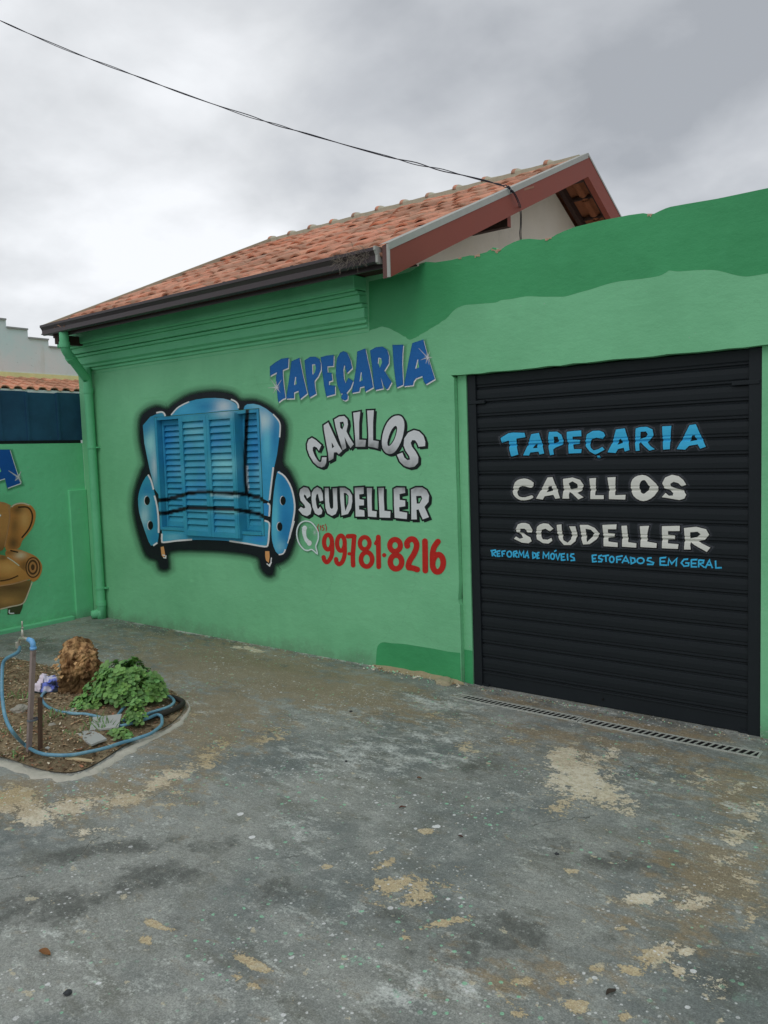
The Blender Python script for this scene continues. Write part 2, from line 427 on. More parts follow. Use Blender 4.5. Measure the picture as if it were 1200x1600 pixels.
beige = field([(905, 1215, 62, 50, 10, 1.05), (880, 1185, 35, 24, 0, 1.05), (950, 1240, 55, 26, 20, 0.95), (955, 1180, 28, 14, -30, 0.75), (875, 1262, 25, 16, 20, .8), (980, 1265, 36, 12, 5, .7),
               (612, 1382, 50, 19, -8, 0.95), (655, 1395, 28, 28, 0, 0.9), (690, 1442, 62, 9, -12, 0.95), (607, 1348, 26, 8, -25, 0.95), (665, 1299, 17, 6, 0, 1.0), (640, 1412, 20, 7, 0, .8), (632, 1465, 14, 6, 0, .9),
               (893, 1361, 16, 5, 5, 1.1), (245, 1445, 32, 7, 20, 1.0), (230, 1470, 13, 10, 10, 1.0), (395, 1505, 40, 9, 28, 1.1), (395, 1541, 20, 6, 20, 1.0), (372, 1527, 9, 7, 0, 1), (293, 1460, 9, 5, 0, .8),
               (512, 1354, 20, 5, -8, .9), (590, 1380, 13, 7, 0, .9), (590, 1330, 20, 5, -20, .8),
               (1025, 1492, 34, 24, -25, 1.05), (1070, 1488, 26, 9, -15, .9), (1060, 1520, 14, 16, 0, .9), (985, 1515, 30, 11, 12, 1.0), (935, 1512, 18, 9, -5, 1.0), (900, 1570, 30, 14, 8, 1.05), (815, 1535, 24, 13, -10, .85), (877, 1533, 24, 6, 0, .95),
               (975, 1550, 12, 6, 0, .9), (810, 1585, 12, 6, 0, .9), (975, 1590, 14, 12, 0, .9), (1125, 1595, 10, 6, 0, .9),
               (1010, 1402, 50, 14, -6, .85), (1090, 1410, 60, 20, -8, .72), (1060, 1430, 50, 12, 0, .6), (970, 1451, 14, 5, 0, .9), (950, 1405, 16, 8, 0, .7),
               (1150, 1305, 70, 26, -25, .66), (1180, 1270, 44, 26, -40, .72), (1130, 1340, 60, 24, -10, .58), (1150, 1380, 70, 34, 0, .56), (1185, 1430, 40, 30, 0, .56), (1070, 1395, 60, 26, 0, .52), (700, 1380, 60, 40, 0, .42), (600, 1400, 60, 50, 0, .45), (840, 1560, 120, 50, 0, .40), (1090, 1540, 90, 50, 0, .42), (240, 1240, 120, 50, -20, .5), (900, 1260, 110, 50, 0, .42), (1090, 1220, 90, 26, 5, .46), (800, 1160, 110, 20, 8, .42), (1150, 1235, 22, 10, 0, .66), (1030, 1300, 20, 6, 0, .6),
               (20, 1250, 60, 32, -6, 0.95), (100, 1262, 95, 20, -10, 0.9), (190, 1250, 60, 16, -8, .85), (265, 1215, 70, 18, -20, .85), (330, 1180, 60, 26, -35, .72), (420, 1150, 70, 20, -15, .6), (145, 1300, 60, 12, -8, .66), (60, 1275, 70, 22, 0, .9),
               (395, 1015, 22, 5, 12, 1.0), (372, 1012, 16, 3, 12, .9), (300, 1118, 40, 9, -15, .5), (730, 1170, 40, 18, -10, .6), (690, 1120, 60, 10, 5, .5)])
brown = field([(480, 1075, 210, 34, 10, 1.0), (330, 1110, 110, 40, -10, .95),(360, 1040, 220, 46, 8, 0.95), (560, 1090, 150, 30, 14, .85), (330, 1130, 120, 50, -14, .9), (180, 1240, 160, 40, -12, .8), (1120, 1370, 120, 90, 0, .8), (1150, 1240, 80, 50, 0, .75), (900, 1180, 200, 26, 9, .45), (1060, 1470, 120, 50, 0, .5),(300, 1100, 150, 38, 4, 0.8), (430, 1060, 180, 26, 6, 0.9), (350, 1150, 120, 42, -20, 0.75), (520, 1085, 90, 16, 5, .8), (200, 1210, 120, 24, -12, .6), (860, 1150, 120, 16, 10, .7), (940, 1130, 160, 22, 10, 0.45), (600, 1070, 120, 12, 12, .8),
               (1100, 1200, 110, 24, 10, .6), (1140, 1330, 80, 60, 0, .7), (1000, 1430, 120, 30, 0, .5), (820, 1530, 160, 40, 0, .55), (1000, 1170, 190, 10, 10, .9), (30, 1250, 90, 40, 0, .8), (800, 1095, 60, 5, 10, .9), (1000, 1135, 200, 8, 10, .9), (40, 1235, 60, 24, 0, 1.0)])
dark = field([(60, 1420, 130, 40, 0, .7), (600, 1440, 110, 30, 5, .6), (450, 1395, 70, 24, 0, .6), (1000, 1345, 110, 26, 0, .7), (770, 1475, 150, 50, -8, .7), (1130, 1530, 110, 60, 0, .7), (300, 1440, 90, 24, -15, .5),(230, 1375, 110, 26, -18, 0.9), (165, 1400, 60, 20, -18, .7), (150, 1330, 160, 16, -8, .75), (330, 1325, 60, 20, -10, .6), (250, 985, 130, 22, 6, .8), (340, 1000, 160, 16, 8, .7), (60, 1010, 90, 20, 0, .7), (420, 1040, 160, 12, 9, .75),
              (860, 1320, 120, 24, -5, .45), (1060, 1360, 100, 26, 0, .6), (700, 1240, 60, 40, 0, .4), (760, 1200, 70, 30, 0, .5), (1100, 1560, 90, 60, 0, .6), (900, 1480, 130, 22, -20, .5), (570, 1190, 80, 30, 0, .35), (1110, 1490, 60, 20, 0, .6), (0, 1440, 40, 20, 0, .6), (830, 1550, 60, 30, 0, .5)])
light = field([(560, 1180, 170, 36, -8, .6), (470, 1300, 90, 60, -20, .45), (690, 1150, 90, 24, 0, .55),(640, 1545, 60, 50, 0, .75), (330, 1530, 200, 60, 0, .35), (520, 1430, 120, 70, 0, .3), (700, 1540, 90, 50, 0, .5), (640, 1190, 130, 22, -5, .6), (520, 1120, 110, 20, 0, .4), (120, 1480, 160, 60, 0, .3), (240, 1290, 60, 14, -20, .5), (690, 1100, 90, 12, 10, .7), (300, 1105, 50, 20, 0, .4),
               (1160, 1265, 40, 9, 20, .9), (800, 1241, 30, 6, 5, .75), (845, 1325, 30, 6, 0, .6), (160, 1250, 18, 7, 15, .7), (1000, 1225, 60, 30, 0, .4), (880, 1395, 30, 8, 30, .5), (310, 970, 90, 4, 12, .8), (500, 1012, 200, 4, 14, .55), (430, 1330, 60, 30, 0, .35), (180, 1565, 150, 40, 0, .4), (745, 1225, 16, 5, 0, .6)])
foot = np.exp(-(GY / 0.055) ** 2) * np.where((GX > XL) & (GX < -3.3), 0.95, 0.35) * (0.6 + 0.4 * np.sin(GX * 5.1) * np.sin(GX * 2.3 + 1))
light = np.maximum(light, foot)
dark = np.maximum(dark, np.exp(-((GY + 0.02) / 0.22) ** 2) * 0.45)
def grid_mesh(name, X, Y, Z, mat):
    ny, nx = X.shape
    me = bpy.data.meshes.new(name)
    me.vertices.add(nx * ny); me.vertices.foreach_set('co', np.stack([X, Y, Z], -1).astype('f').ravel())
    i = np.arange(nx * ny).reshape(ny, nx)
    q = np.stack([i[:-1, :-1], i[:-1, 1:], i[1:, 1:], i[1:, :-1]], -1).reshape(-1, 4)
    me.loops.add(q.size); me.loops.foreach_set('vertex_index', q.ravel().astype('i'))
    me.polygons.add(len(q)); me.polygons.foreach_set('loop_start', np.arange(0, q.size, 4, dtype='i'))
    me.update(); me.validate(); me.materials.append(mat)
    return me
t = NT('worn_painted_concrete')
at = t.attr('wear'); sepn = t.n.new('ShaderNodeSeparateColor'); t.l.new(at, sepn.inputs[0])
aB, aR, aD = sepn.outputs[0], sepn.outputs[1], sepn.outputs[2]; aL = t.attr('wear', 'Alpha')
flow = t.mapping((1, 1.9, 1), (0, 0, 0.6))            # wear runs along the slope of the yard
n1, n2, n3 = t.noise(0.9, 6, 0.6), t.noise(4.5, 8, 0.68), t.noise(22, 7, 0.7)
nx = t.noise(7, 9, 0.72, src=flow)
ng = t.noise(150, 3, 0.75); ng2 = t.noise(60, 5, 0.75)
G_ = lambda r, g, b: A(r, g, b, GH)
S = lambda v: t.math('SUBTRACT', v, 0.5)
K = lambda v, k: t.math('MULTIPLY', v, k)
ADD = lambda *a: a[0] if len(a) == 1 else t.math('ADD', a[0], ADD(*a[1:]))
col = t.mix(t.step(n1, 0.38, 0.62), G_(94, 98, 97), G_(122, 123, 119))
col = t.mix(K(t.step(n2, 0.46, 0.66), 0.6), col, G_(142, 143, 139))
col = t.mix(K(t.step(t.noise(2.6, 8, 0.72, src=flow), 0.50, 0.64), 0.6), col, G_(92, 92, 84))
col = t.mix(K(t.step(nx, 0.52, 0.66), 0.4), col, G_(146, 149, 144))
col = t.mix(K(t.step(n3, 0.53, 0.68), 0.35), col, G_(80, 84, 82))
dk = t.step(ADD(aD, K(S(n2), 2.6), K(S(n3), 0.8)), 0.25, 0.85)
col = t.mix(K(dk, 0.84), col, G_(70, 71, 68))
br = t.step(ADD(aR, K(S(t.noise(5.5, 8, 0.72, src=flow, dist=0.3)), 3.0), K(S(n3), 0.8)), 0.18, 0.80)
col = t.mix(K(br, 0.72), col, t.mix(n3, G_(98, 86, 66), G_(140, 122, 96)))
lt = t.step(ADD(aL, K(S(nx), 3.0), K(S(ng2), 1.2)), 0.30, 1.0)
col = t.mix(K(lt, 0.72), col, G_(170, 172, 169))
# sandy screed bared where the grey floor paint has flaked off
nf = t.noise(8, 9, 0.74, src=t.mapping((1, 1.5, 1), (0, 0, 0.5)), dist=0.25)
bg = ADD(aB, K(S(nf), 2.2), K(S(n3), 1.0), K(S(ng2), 1.3))
bm_ = t.step(bg, 0.60, 0.64)
edge = t.math('SUBTRACT', t.step(bg, 0.50, 0.59), bm_)
col = t.mix(K(edge, 0.30), col, G_(80, 80, 74))
tint = t.step(t.noise(0.55, 3, 0.5, src=t.mapping((1, 1, 1), loc=(1.3, 0.2, 0))), 0.44, 0.56)
sand = t.mix(tint, G_(160, 146, 118), G_(180, 172, 156))
sand = t.mix(K(t.step(n3, 0.45, 0.65), 0.45), sand, G_(140, 126, 102))
sand = t.mix(K(br, 0.35), sand, G_(128, 108, 76))
col = t.mix(K(bm_, 0.94), col, sand)
# small flakes scattered everywhere
fl = t.step(ADD(t.noise(13, 5, 0.65), K(aB, 0.10), K(S(n1), 0.2)), 0.665, 0.675)
col = t.mix(K(fl, 0.75), col, G_(160, 152, 132))
fl2 = t.step(ADD(t.noise(34, 4, 0.65), K(aR, 0.05)), 0.675, 0.69)
col = t.mix(K(fl2, 0.55), col, G_(162, 156, 140))
# drops and spatter of white and green paint
def dots(scale, r, keep, seed, power=2):
    mp = t.mapping((1, 1, 0.0), loc=(seed, seed * 1.7, 0))
    n = t.n.new('ShaderNodeTexVoronoi'); t.l.new(mp, n.inputs[0]); n.inputs['Scale'].default_value = scale
    s_ = t.n.new('ShaderNodeSeparateColor'); t.l.new(n.outputs['Color'], s_.inputs[0])
    rad = K(t.math('POWER', s_.outputs[1], power), r)
    d = ADD(n.outputs['Distance'], K(S(t.noise(scale * 2.5, 4, 0.65)), 0.30))
    return t.math('MULTIPLY', t.math('LESS_THAN', d, rad), t.math('GREATER_THAN', s_.outputs[0], keep))
zone = t.step(t.noise(1.3, 4, 0.6), 0.40, 0.60)
col = t.mix(K(dots(9, 0.20, 0.90, 3.3), 0.9), col, G_(214, 218, 214))
col = t.mix(K(t.math('MULTIPLY', dots(27, 0.34, 0.76, 7.7, 3), zone), 0.8), col, G_(200, 204, 200))
col = t.mix(K(t.math('MULTIPLY', dots(60, 0.40, 0.50, 9.1), zone), 0.7), col, G_(188, 194, 190))
col = t.mix(K(t.math('MULTIPLY', dots(120, 0.5, 0.45, 1.2, 1), t.step(nx, .45, .6)), 0.35), col, G_(172, 176, 170))
gzone = t.step(t.noise(1.5, 4, 0.6, src=t.mapping((1, 1, 1), loc=(4, 8, 0))), 0.47, 0.60)
col = t.mix(K(t.math('MULTIPLY', dots(40, 0.42, 0.50, 5.5), gzone), 0.75), col, G_(120, 168, 140))
gsm = t.step(t.noise(6, 8, 0.75, src=t.mapping((1, 1, 1), loc=(2, 3, 0))), 0.60, 0.68)
col = t.mix(K(t.math('MULTIPLY', gsm, gzone), 0.40), col, G_(124, 164, 144))
# scuffs: thin pale drag marks
sc1 = t.step(t.noise(3.2, 6, 0.7, src=t.mapping((1, 9, 1), (0, 0, 0.9))), 0.66, 0.70)
col = t.mix(K(sc1, 0.30), col, G_(176, 178, 174))
# hairline cracks
cv = t.voro(0.5, 'DISTANCE_TO_EDGE', src=t.mix(0.16, t.tc, t.noise(3, 6, 0.65, col=True)))
crack = t.math('MULTIPLY', t.math('LESS_THAN', cv, 0.0010), t.step(t.noise(1.6, 4, 0.6, src=t.mapping((1, 1, 1), loc=(7, 1, 0))), 0.52, 0.58))
col = t.mix(K(crack, 0.7), col, G_(52, 52, 48))
col = t.mix(0.34, col, t.mix(t.step(ng, 0.30, 0.70), G_(60, 62, 60), G_(186, 188, 184)), 'OVERLAY')
col = t.mix(0.30, col, t.mix(t.step(ng2, 0.30, 0.70), G_(70, 72, 70), G_(172, 174, 170)), 'OVERLAY')
hgt = ADD(K(n3, 0.5), K(ng, 0.2), K(bm_, -0.30), K(ng2, 0.25))
t.bump(t.math('SUBTRACT', hgt, K(crack, 0.5)), 0.6, 0.012)
rgh = t.math('SUBTRACT', ADD(K(n3, 0.25), 0.52), K(dk, 0.10))
rgh = ADD(rgh, K(bm_, 0.2))
M['yard'] = t.done(col, rgh, 0.32)
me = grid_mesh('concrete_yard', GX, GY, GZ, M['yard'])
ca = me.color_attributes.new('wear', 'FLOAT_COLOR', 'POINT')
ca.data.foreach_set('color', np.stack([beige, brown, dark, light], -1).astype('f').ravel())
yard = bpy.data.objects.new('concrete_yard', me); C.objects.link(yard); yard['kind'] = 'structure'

# ================================================================== THE SHOP
shop = thing('shop_building', 'bright green upholstery shop with clay tile roof and painted lettering around a black roller door', 'building', (-5.0, 0.0, 0.0))

# ---- front wall, one piece with the parapet over the roller door
DX0, DX1, DTOP = -3.24, -0.995, 2.345                # door opening in the wall face
WX0, WX1, WZ0, WZ1 = -6.93, -5.362, 1.05, 2.222      # window opening
par_px = [(665, 409), (680, 410), (706, 406), (721, 402), (734, 399), (742, 399.5), (748, 397), (760, 394), (766, 390), (770, 386.5), (775, 387), (777.5, 392), (781, 391), (790, 384.5), (803, 378), (815, 374), (827, 373), (845, 374.5), (862, 371),
          (870, 366), (875, 364), (880, 361.5), (897, 355), (905, 353), (940, 344.5), (963, 340), (983, 336), (1005, 333), (1014, 334.5), (1022, 334), (1030, 330), (1040, 325.5), (1048, 323), (1070, 319), (1120, 310.5), (1200, 294.5)]
top = [w2(on_y(*q)) for q in par_px]
zt = top[-1][1]
outline = [(XL, -0.06), (2.6, -0.06), (2.6, zt + 0.01)] + [(1.2, zt + 0.012), (0.1, zt + 0.003)] + top[::-1] + [(-3.53, 3.215), (-3.53, 3.20), (XL, 3.20)]
jag = lambda a, n=0.006: a + random.uniform(-n, n)
door_hole = [(DX0, -0.05), (DX1, -0.05)]
door_hole += [(DX1 + jag(0, .002), z) for z in np.arange(0.3, 2.3, 0.3)] + [(DX1, DTOP)] + [(x, DTOP + jag(0, .004)) for x in np.arange(DX1 - 0.12, DX0 + 0.05, -0.09)] + [(DX0 - 0.025, DTOP + 0.006), (DX0, DTOP - 0.02)]
door_hole += [(DX0 + jag(0, .004), z) for z in np.arange(2.2, 0.75, -0.16)] + [(DX0 - 0.012, 0.64), (DX0 + 0.002, 0.60), (DX0 + 0.004, 0.3)]
win_hole = [(WX0, WZ0), (WX1, WZ0), (WX1, WZ1), (WX0, WZ1)]
wall = slab(outline, [door_hole, win_hole], 0.0, 0.20, 'front_wall', M['green'], shop)
# broken plaster along the parapet crest
t = NT('bare_plaster_edge'); M['chip'] = t.done(t.mix(t.noise(40, 4, 0.6), A(120, 84, 66), A(168, 150, 130)), 0.9)
for (x0, x1) in ((742, 750), (768, 778), (776, 783), (852, 862), (716, 721), (1012, 1019)):
    a = on_y(x0, np.interp(x0, [p[0] for p in par_px], [p[1] for p in par_px])); b = on_y(x1, np.interp(x1, [p[0] for p in par_px], [p[1] for p in par_px]))
    n = 5; m = MB()
    for k in range(n):
        q0 = [a[j] + (b[j] - a[j]) * k / n for j in range(3)]; q1 = [a[j] + (b[j] - a[j]) * (k + 1) / n for j in range(3)]
        m.box(q0[0], q1[0], -0.003 - 0.002 * random.random(), 0.19, min(q0[2], q1[2]) - 0.006 - random.random() * 0.012, min(q0[2], q1[2]) + 0.001)
    m.obj('chipped_edge', M['chip'], wall)
# dark green coat along the top of the parapet and the patches low by the door: a second coat of paint with its own outline
t = NT('dark_green_coat'); v = t.noise(1.3, 5, 0.6)
gc = t.mix(t.step(v, 0.35, 0.7), A(52, 125, 80), A(46, 116, 73)); gc = t.mix(t.math('MULTIPLY', t.step(t.noise(5, 5, 0.65), 0.5, 0.8), 0.3), gc, A(60, 132, 90))
t.bump(plaster_height(t), 0.5, 0.02); M['green_dark'] = t.done(gc, 0.5, 0.3)
def coat(poly_px, name):
    pts = [w2(on_y(*q)) for q in poly_px]
    v, f = cdt(pts)
    return MB().add([(a, -0.0006, b) for a, b in v], f).obj(name, M['green_dark'], wall)
low_edge = [(577, 517), (585, 514), (597, 511), (611, 514), (624, 521), (634, 527), (640, 530), (650, 527.5), (656, 524), (665, 519), (673, 514), (686, 506), (700, 495), (712, 483), (725, 477), (740, 475.5), (758, 474), (775, 472.5), (783, 469), (800, 467), (822, 463), (845, 463.5), (872, 463.5), (884, 463), (905, 457), (925, 451.5), (945, 445), (965, 440), (990, 437), (1010, 434.5), (1030, 431), (1042, 425), (1046, 422.5), (1058, 424), (1075, 423), (1100, 421.5), (1120, 422.5), (1135, 426), (1150, 430), (1165, 432), (1180, 430.5), (1200, 427)]
low_edge = [(a, b + (random.uniform(-0.9, 0.9) if 0 < i < len(low_edge) - 1 else 0)) for i, (a, b) in enumerate(smooth_loop(low_edge, 3, False))]
pts_top = [(a, b + 0.15) for a, b in par_px]
zlow = on_y(1200, 427)[2]
coat(low_edge + [tuple(map(float, px_of((x_, 0, zlow + d_)))) for x_, d_ in ((-0.6, .01), (0.0, -.03), (0.8, .02), (1.7, -.02), (2.59, .0))] + [tuple(map(float, px_of((x_, 0, zt + .002)))) for x_ in (2.59, 1.2, 0.1)] + pts_top[::-1][1:] + [(640, 425), (576.5, 440)], 'dark_green_coat')
coat(smooth_loop([(587, 1042), (588, 1025), (590, 1010), (598, 1003.5), (612, 1005), (630, 1006), (655, 1010), (680, 1014), (700, 1018), (719, 1020)], 3, False) + [(720.5, 1066.5), (655, 1055)], 'dark_green_coat')
# flaked, sprayed edge of the wall foot
# ---- plaster ridges framing the window
def ridge(a, b, w=0.02, d=0.006):
    m = MB()
    pa, pb = on_y(*a, 0.0), on_y(*b, 0.0)
    m.beam((pa[0], -d / 2 + 0.001, pa[2]), (pb[0], -d / 2 + 0.001, pb[2]), w, d, up=(0, 1, 0)) if False else m.beam((pa[0], -d / 2 + 0.001, pa[2]), (pb[0], -d / 2 + 0.001, pb[2]), d, w, up=(0, 0, 1) if abs(pa[2] - pb[2]) < 0.15 else (1, 0, 0))
    m.obj('plaster_ridge', M['green'], wall)
ridge((224, 622.5), (262, 617.8), 0.008, 0.003); ridge((392, 601.5), (424, 597.5), 0.008, 0.003); ridge((426.5, 597), (427.5, 628), 0.007, 0.003)

# ---- side and rear walls of the house, garage shell behind the parapet
MB().box(XL, XL + 0.2, 0.2, 6.3, -0.05, 3.14).box(XL, -3.9, 6.3, 6.5, -0.05, 3.1).obj('side_wall', M['green_side'], shop)
MB().box(-3.9, 2.6, 6.0, 6.2, -0.05, 2.95).box(2.4, 2.6, 0.2, 6.0, -0.05, 3.0).box(-3.9, 2.4, 0.2, 6.0, 2.86, 2.95).obj('garage_shell', plain('garage_render', (0.55, 0.54, 0.51), 0.85), shop)
# cream gable wall
gz = lambda y: (4.83 - 0.446 * (3.05 - y)) if y < 3.05 else 4.83 - 0.5 * (y - 3.05)
gable = slab([(0.2, 2.0), (6.3, 2.0), (6.3, gz(6.3) - 0.19), (3.05, 4.65), (0.2, gz(0.2) - 0.19)], [], -4.1, -3.92, 'gable_wall', M['cream'], shop, axis='x')
slab([(0.2, 2.9), (6.3, 2.9), (6.3, gz(6.3) - 0.19), (3.05, 4.65), (0.2, gz(0.2) - 0.19)], [], XL + 0.003, XL + 0.19, 'gable_wall', M['green_side'], shop, axis='x')

# ---- moulded cornice under the eave: courses, each proud of the one below, returning round the left corner
# (z bottom, z top, projection)
CX1 = -4.045
M['cornice'] = M['green_trim']
courses = [(2.795, 2.823, 0.012), (2.833, 2.872, 0.022), (2.872, 2.955, 0.040), (2.955, 2.985, 0.058), (2.990, 3.052, 0.075), (3.052, 3.082, 0.094), (3.088, 3.198, 0.125)]
courses = [(a_, b_, c_ * 1.22) for a_, b_, c_ in courses]
cor = None
for i, (z0, z1, p) in enumerate(courses):
    m = MB(); xr = CX1 - (0.0 if i < 4 else 0.01)
    m.box(XL - p, xr, -p, 0.02, z0, z1).box(XL - p, XL + 0.02, 0.02, 0.9, z0, z1)
    if i in (2, 6):                                  # a cove on the big courses
        m.add([(XL - p + .001, -p + 0.001, z0), (xr, -p + 0.001, z0), (xr, -p + 0.018, z0 - 0.012), (XL - p + .001, -p + 0.018, z0 - 0.012)], [(0, 1, 2, 3)])
    o = m.obj('cornice_moulding', M['cornice'], shop)
    bevel(o, 0.009, 3)
m = MB().box(XL - 0.004, CX1 + 0.0, -0.004, 0.001, 2.762, 2.768); m.obj('cornice_moulding', M['cornice'], shop)

# ================================================================== ROOF
EY, EZ, RY, RZ = -0.44, 3.235, 3.05, 4.80
sl = (RZ - EZ) / (RY - EY); ang = math.atan(sl)
RX0, RX1 = -8.13, -3.50
ang2 = math.atan(0.5)
deck_mat = plain('dark_roof_timber', A(58, 40, 36), 0.8, var=0.35, bump=0.3)
# deck of the roof: a thin slab, both slopes
m = MB()
def slope_pt(y, d=0.0): return (y, gz2(y) + d)
gz2 = lambda y: EZ + (y - EY) * sl if y <= RY else RZ - 0.5 * (y - RY)
P = [(RX0 + 0.03, y, gz2(y) + dz) for y in (EY + 0.05, RY, 6.75) for dz in (-0.10, -0.04)] + [(-4.0, y, gz2(y) + dz) for y in (EY + 0.05, RY, 6.75) for dz in (-0.10, -0.04)]
m.add(P, [(0, 2, 3, 1), (2, 4, 5, 3), (6, 7, 9, 8), (8, 9, 11, 10), (1, 3, 9, 7), (3, 5, 11, 9), (0, 6, 8, 2), (2, 8, 10, 4), (0, 1, 7, 6), (4, 10, 11, 5)])
roof = m.obj('roof', deck_mat, shop)
# clay tiles
t = NT('weathered_clay_tile'); rr = t.rand()
ramp = t.n.new('ShaderNodeValToRGB'); t.l.new(rr, ramp.inputs[0]); cr = ramp.color_ramp
GR = 0.62
stops = [(0.0, A(176, 122, 100, GR)), (0.2, A(188, 130, 106, GR)), (0.4, A(160, 118, 98, GR)), (0.55, A(198, 138, 112, GR)), (0.7, A(164, 128, 108, GR)), (0.85, A(184, 114, 86, GR)), (1.0, A(150, 122, 106, GR))]
cr.elements[0].position = 0; cr.elements[0].color = stops[0][1] + (1,)
cr.elements[1].position = 1; cr.elements[1].color = stops[-1][1] + (1,)
for p_, c_ in stops[1:-1]: e = cr.elements.new(p_); e.color = c_ + (1,)
off = t.n.new('ShaderNodeCombineXYZ'); t.l.new(t.math('MULTIPLY', rr, 50), off.inputs[0])
vadd = t.n.new('ShaderNodeVectorMath'); vadd.operation = 'ADD'; t.l.new(t.tc, vadd.inputs[0]); t.l.new(off.outputs[0], vadd.inputs[1])
s1 = t.step(t.noise(9, 6, 0.7, src=vadd.outputs[0]), 0.45, 0.68)
c = t.mix(t.math('MULTIPLY', s1, 0.75), ramp.outputs[0], A(128, 108, 90, GR))
s2 = t.step(t.noise(30, 4, 0.7, src=vadd.outputs[0]), 0.58, 0.7)
c = t.mix(t.math('MULTIPLY', s2, 0.65), c, A(84, 68, 58, GR))
big = t.step(t.noise(1.1, 6, .7, src=t.n.new('ShaderNodeNewGeometry').outputs['Position']), .46, .62)
c = t.mix(t.math('MULTIPLY', big, 0.55), c, A(116, 88, 70, GR))
s3 = t.step(t.noise(16, 4, 0.7, src=vadd.outputs[0]), 0.62, 0.72)
c = t.mix(t.math('MULTIPLY', s3, 0.4), c, A(204, 178, 160, GR))
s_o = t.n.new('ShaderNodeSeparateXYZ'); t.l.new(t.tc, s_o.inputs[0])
pan_tone = t.step(t.math('ADD', t.math('MULTIPLY', s_o.outputs[2], -22.0), t.math('MULTIPLY', t.noise(20, 4, .7), 1.0)), -0.3, 0.6)  # tile colour gets darker where the profile lies low, in the pan
c = t.mix(t.math('MULTIPLY', pan_tone, 0.6), c, A(84, 66, 56, GR))
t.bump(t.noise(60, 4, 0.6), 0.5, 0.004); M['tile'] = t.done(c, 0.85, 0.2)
TW, TL, TE = 0.205, 0.40, 0.325
def tile_mesh(seed, w=TW, L=TL):
    """one clay tile: a barrel roll beside a shallow pan, tapering up the slope, thick clay edge"""
    rnd = random.Random(seed); nx = 12; V, Fc = [], []
    def prof(u):                                     # u 0..1 across
        return 0.035 * math.sqrt(max(0, 1 - ((u - 0.32) / 0.34) ** 2)) if u < 0.66 else -0.012 * math.sin((u - 0.66) / 0.36 * math.pi)
    for layer in (0, -0.016):
        for j, v in enumerate((0.0, 0.06, L * 0.5, L)):
            tp = 1.0 + 0.05 * (1 - v / L)
            lift = 0.014 * (1 - v / L) + (-0.003 if j == 0 else 0.003 if j == 1 else 0)
            for i in range(nx + 1):
                u = i / nx * 1.04
                V.append(((u - 0.5) * w * tp, v, prof(u) * (1.0 + 0.12 * (1 - v / L)) + lift + layer + rnd.uniform(-0.0012, 0.0012)))
    n = nx + 1
    for j in range(3):
        for i in range(nx):
            a = j * n + i; Fc.append((a, a + 1, a + n + 1, a + n)); b = 4 * n + a; Fc.append((b, b + n, b + n + 1, b + 1))
    for i in range(nx): Fc.append((i, 4 * n + i, 4 * n + i + 1, i + 1))
    for j in range(3):
        a = j * n; Fc.append((a, a + n, 4 * n + a + n, 4 * n + a)); a += nx; Fc.append((a, 4 * n + a, 4 * n + a + n, a + n))
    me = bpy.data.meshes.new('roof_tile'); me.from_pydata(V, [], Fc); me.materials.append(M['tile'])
    me.polygons.foreach_set('use_smooth', [k < 6 * nx for k in range(len(me.polygons))]); me.update()
    return me
tiles = [tile_mesh(s) for s in range(5)]
ncol = int(round((RX1 - 0.0 - RX0) / TW)); cw = (RX1 - RX0) / ncol
nrow = 11; te = ((RY - EY) / math.cos(ang) - 0.06) / nrow
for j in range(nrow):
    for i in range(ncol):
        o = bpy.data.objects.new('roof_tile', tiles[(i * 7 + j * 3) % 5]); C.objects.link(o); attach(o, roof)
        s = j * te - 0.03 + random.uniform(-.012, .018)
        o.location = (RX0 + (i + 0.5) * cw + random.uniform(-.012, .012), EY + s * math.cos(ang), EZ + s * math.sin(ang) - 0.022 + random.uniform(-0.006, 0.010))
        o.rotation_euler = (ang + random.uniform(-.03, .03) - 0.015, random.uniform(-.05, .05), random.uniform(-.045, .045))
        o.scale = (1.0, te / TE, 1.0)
# rear slope: visible from below where it oversails the gable; one strip of joined tiles
m = MB()
for j in range(11):
    for i in range(-1, 2):
        me_ = tiles[(i + j) % 5]
        T = Matrix.Translation((-3.74 + 0.205 * (i - 0.0) - 0.10, 6.55 - j * 0.33 * math.cos(ang2) , gz2(6.55) - 0.035 + j * 0.33 * math.sin(ang2))) @ Matrix.Rotation(math.pi, 4, 'Z') @ Matrix.Rotation(ang2, 4, 'X')
        m.add([T @ v.co for v in me_.vertices], [tuple(p.vertices) for p in me_.polygons])
o = m.obj('rear_tiles', plain('clay_tile_underside', (0.34, 0.125, 0.06), 0.9, var=.35, sc=12), roof); o['kind'] = 'stuff'
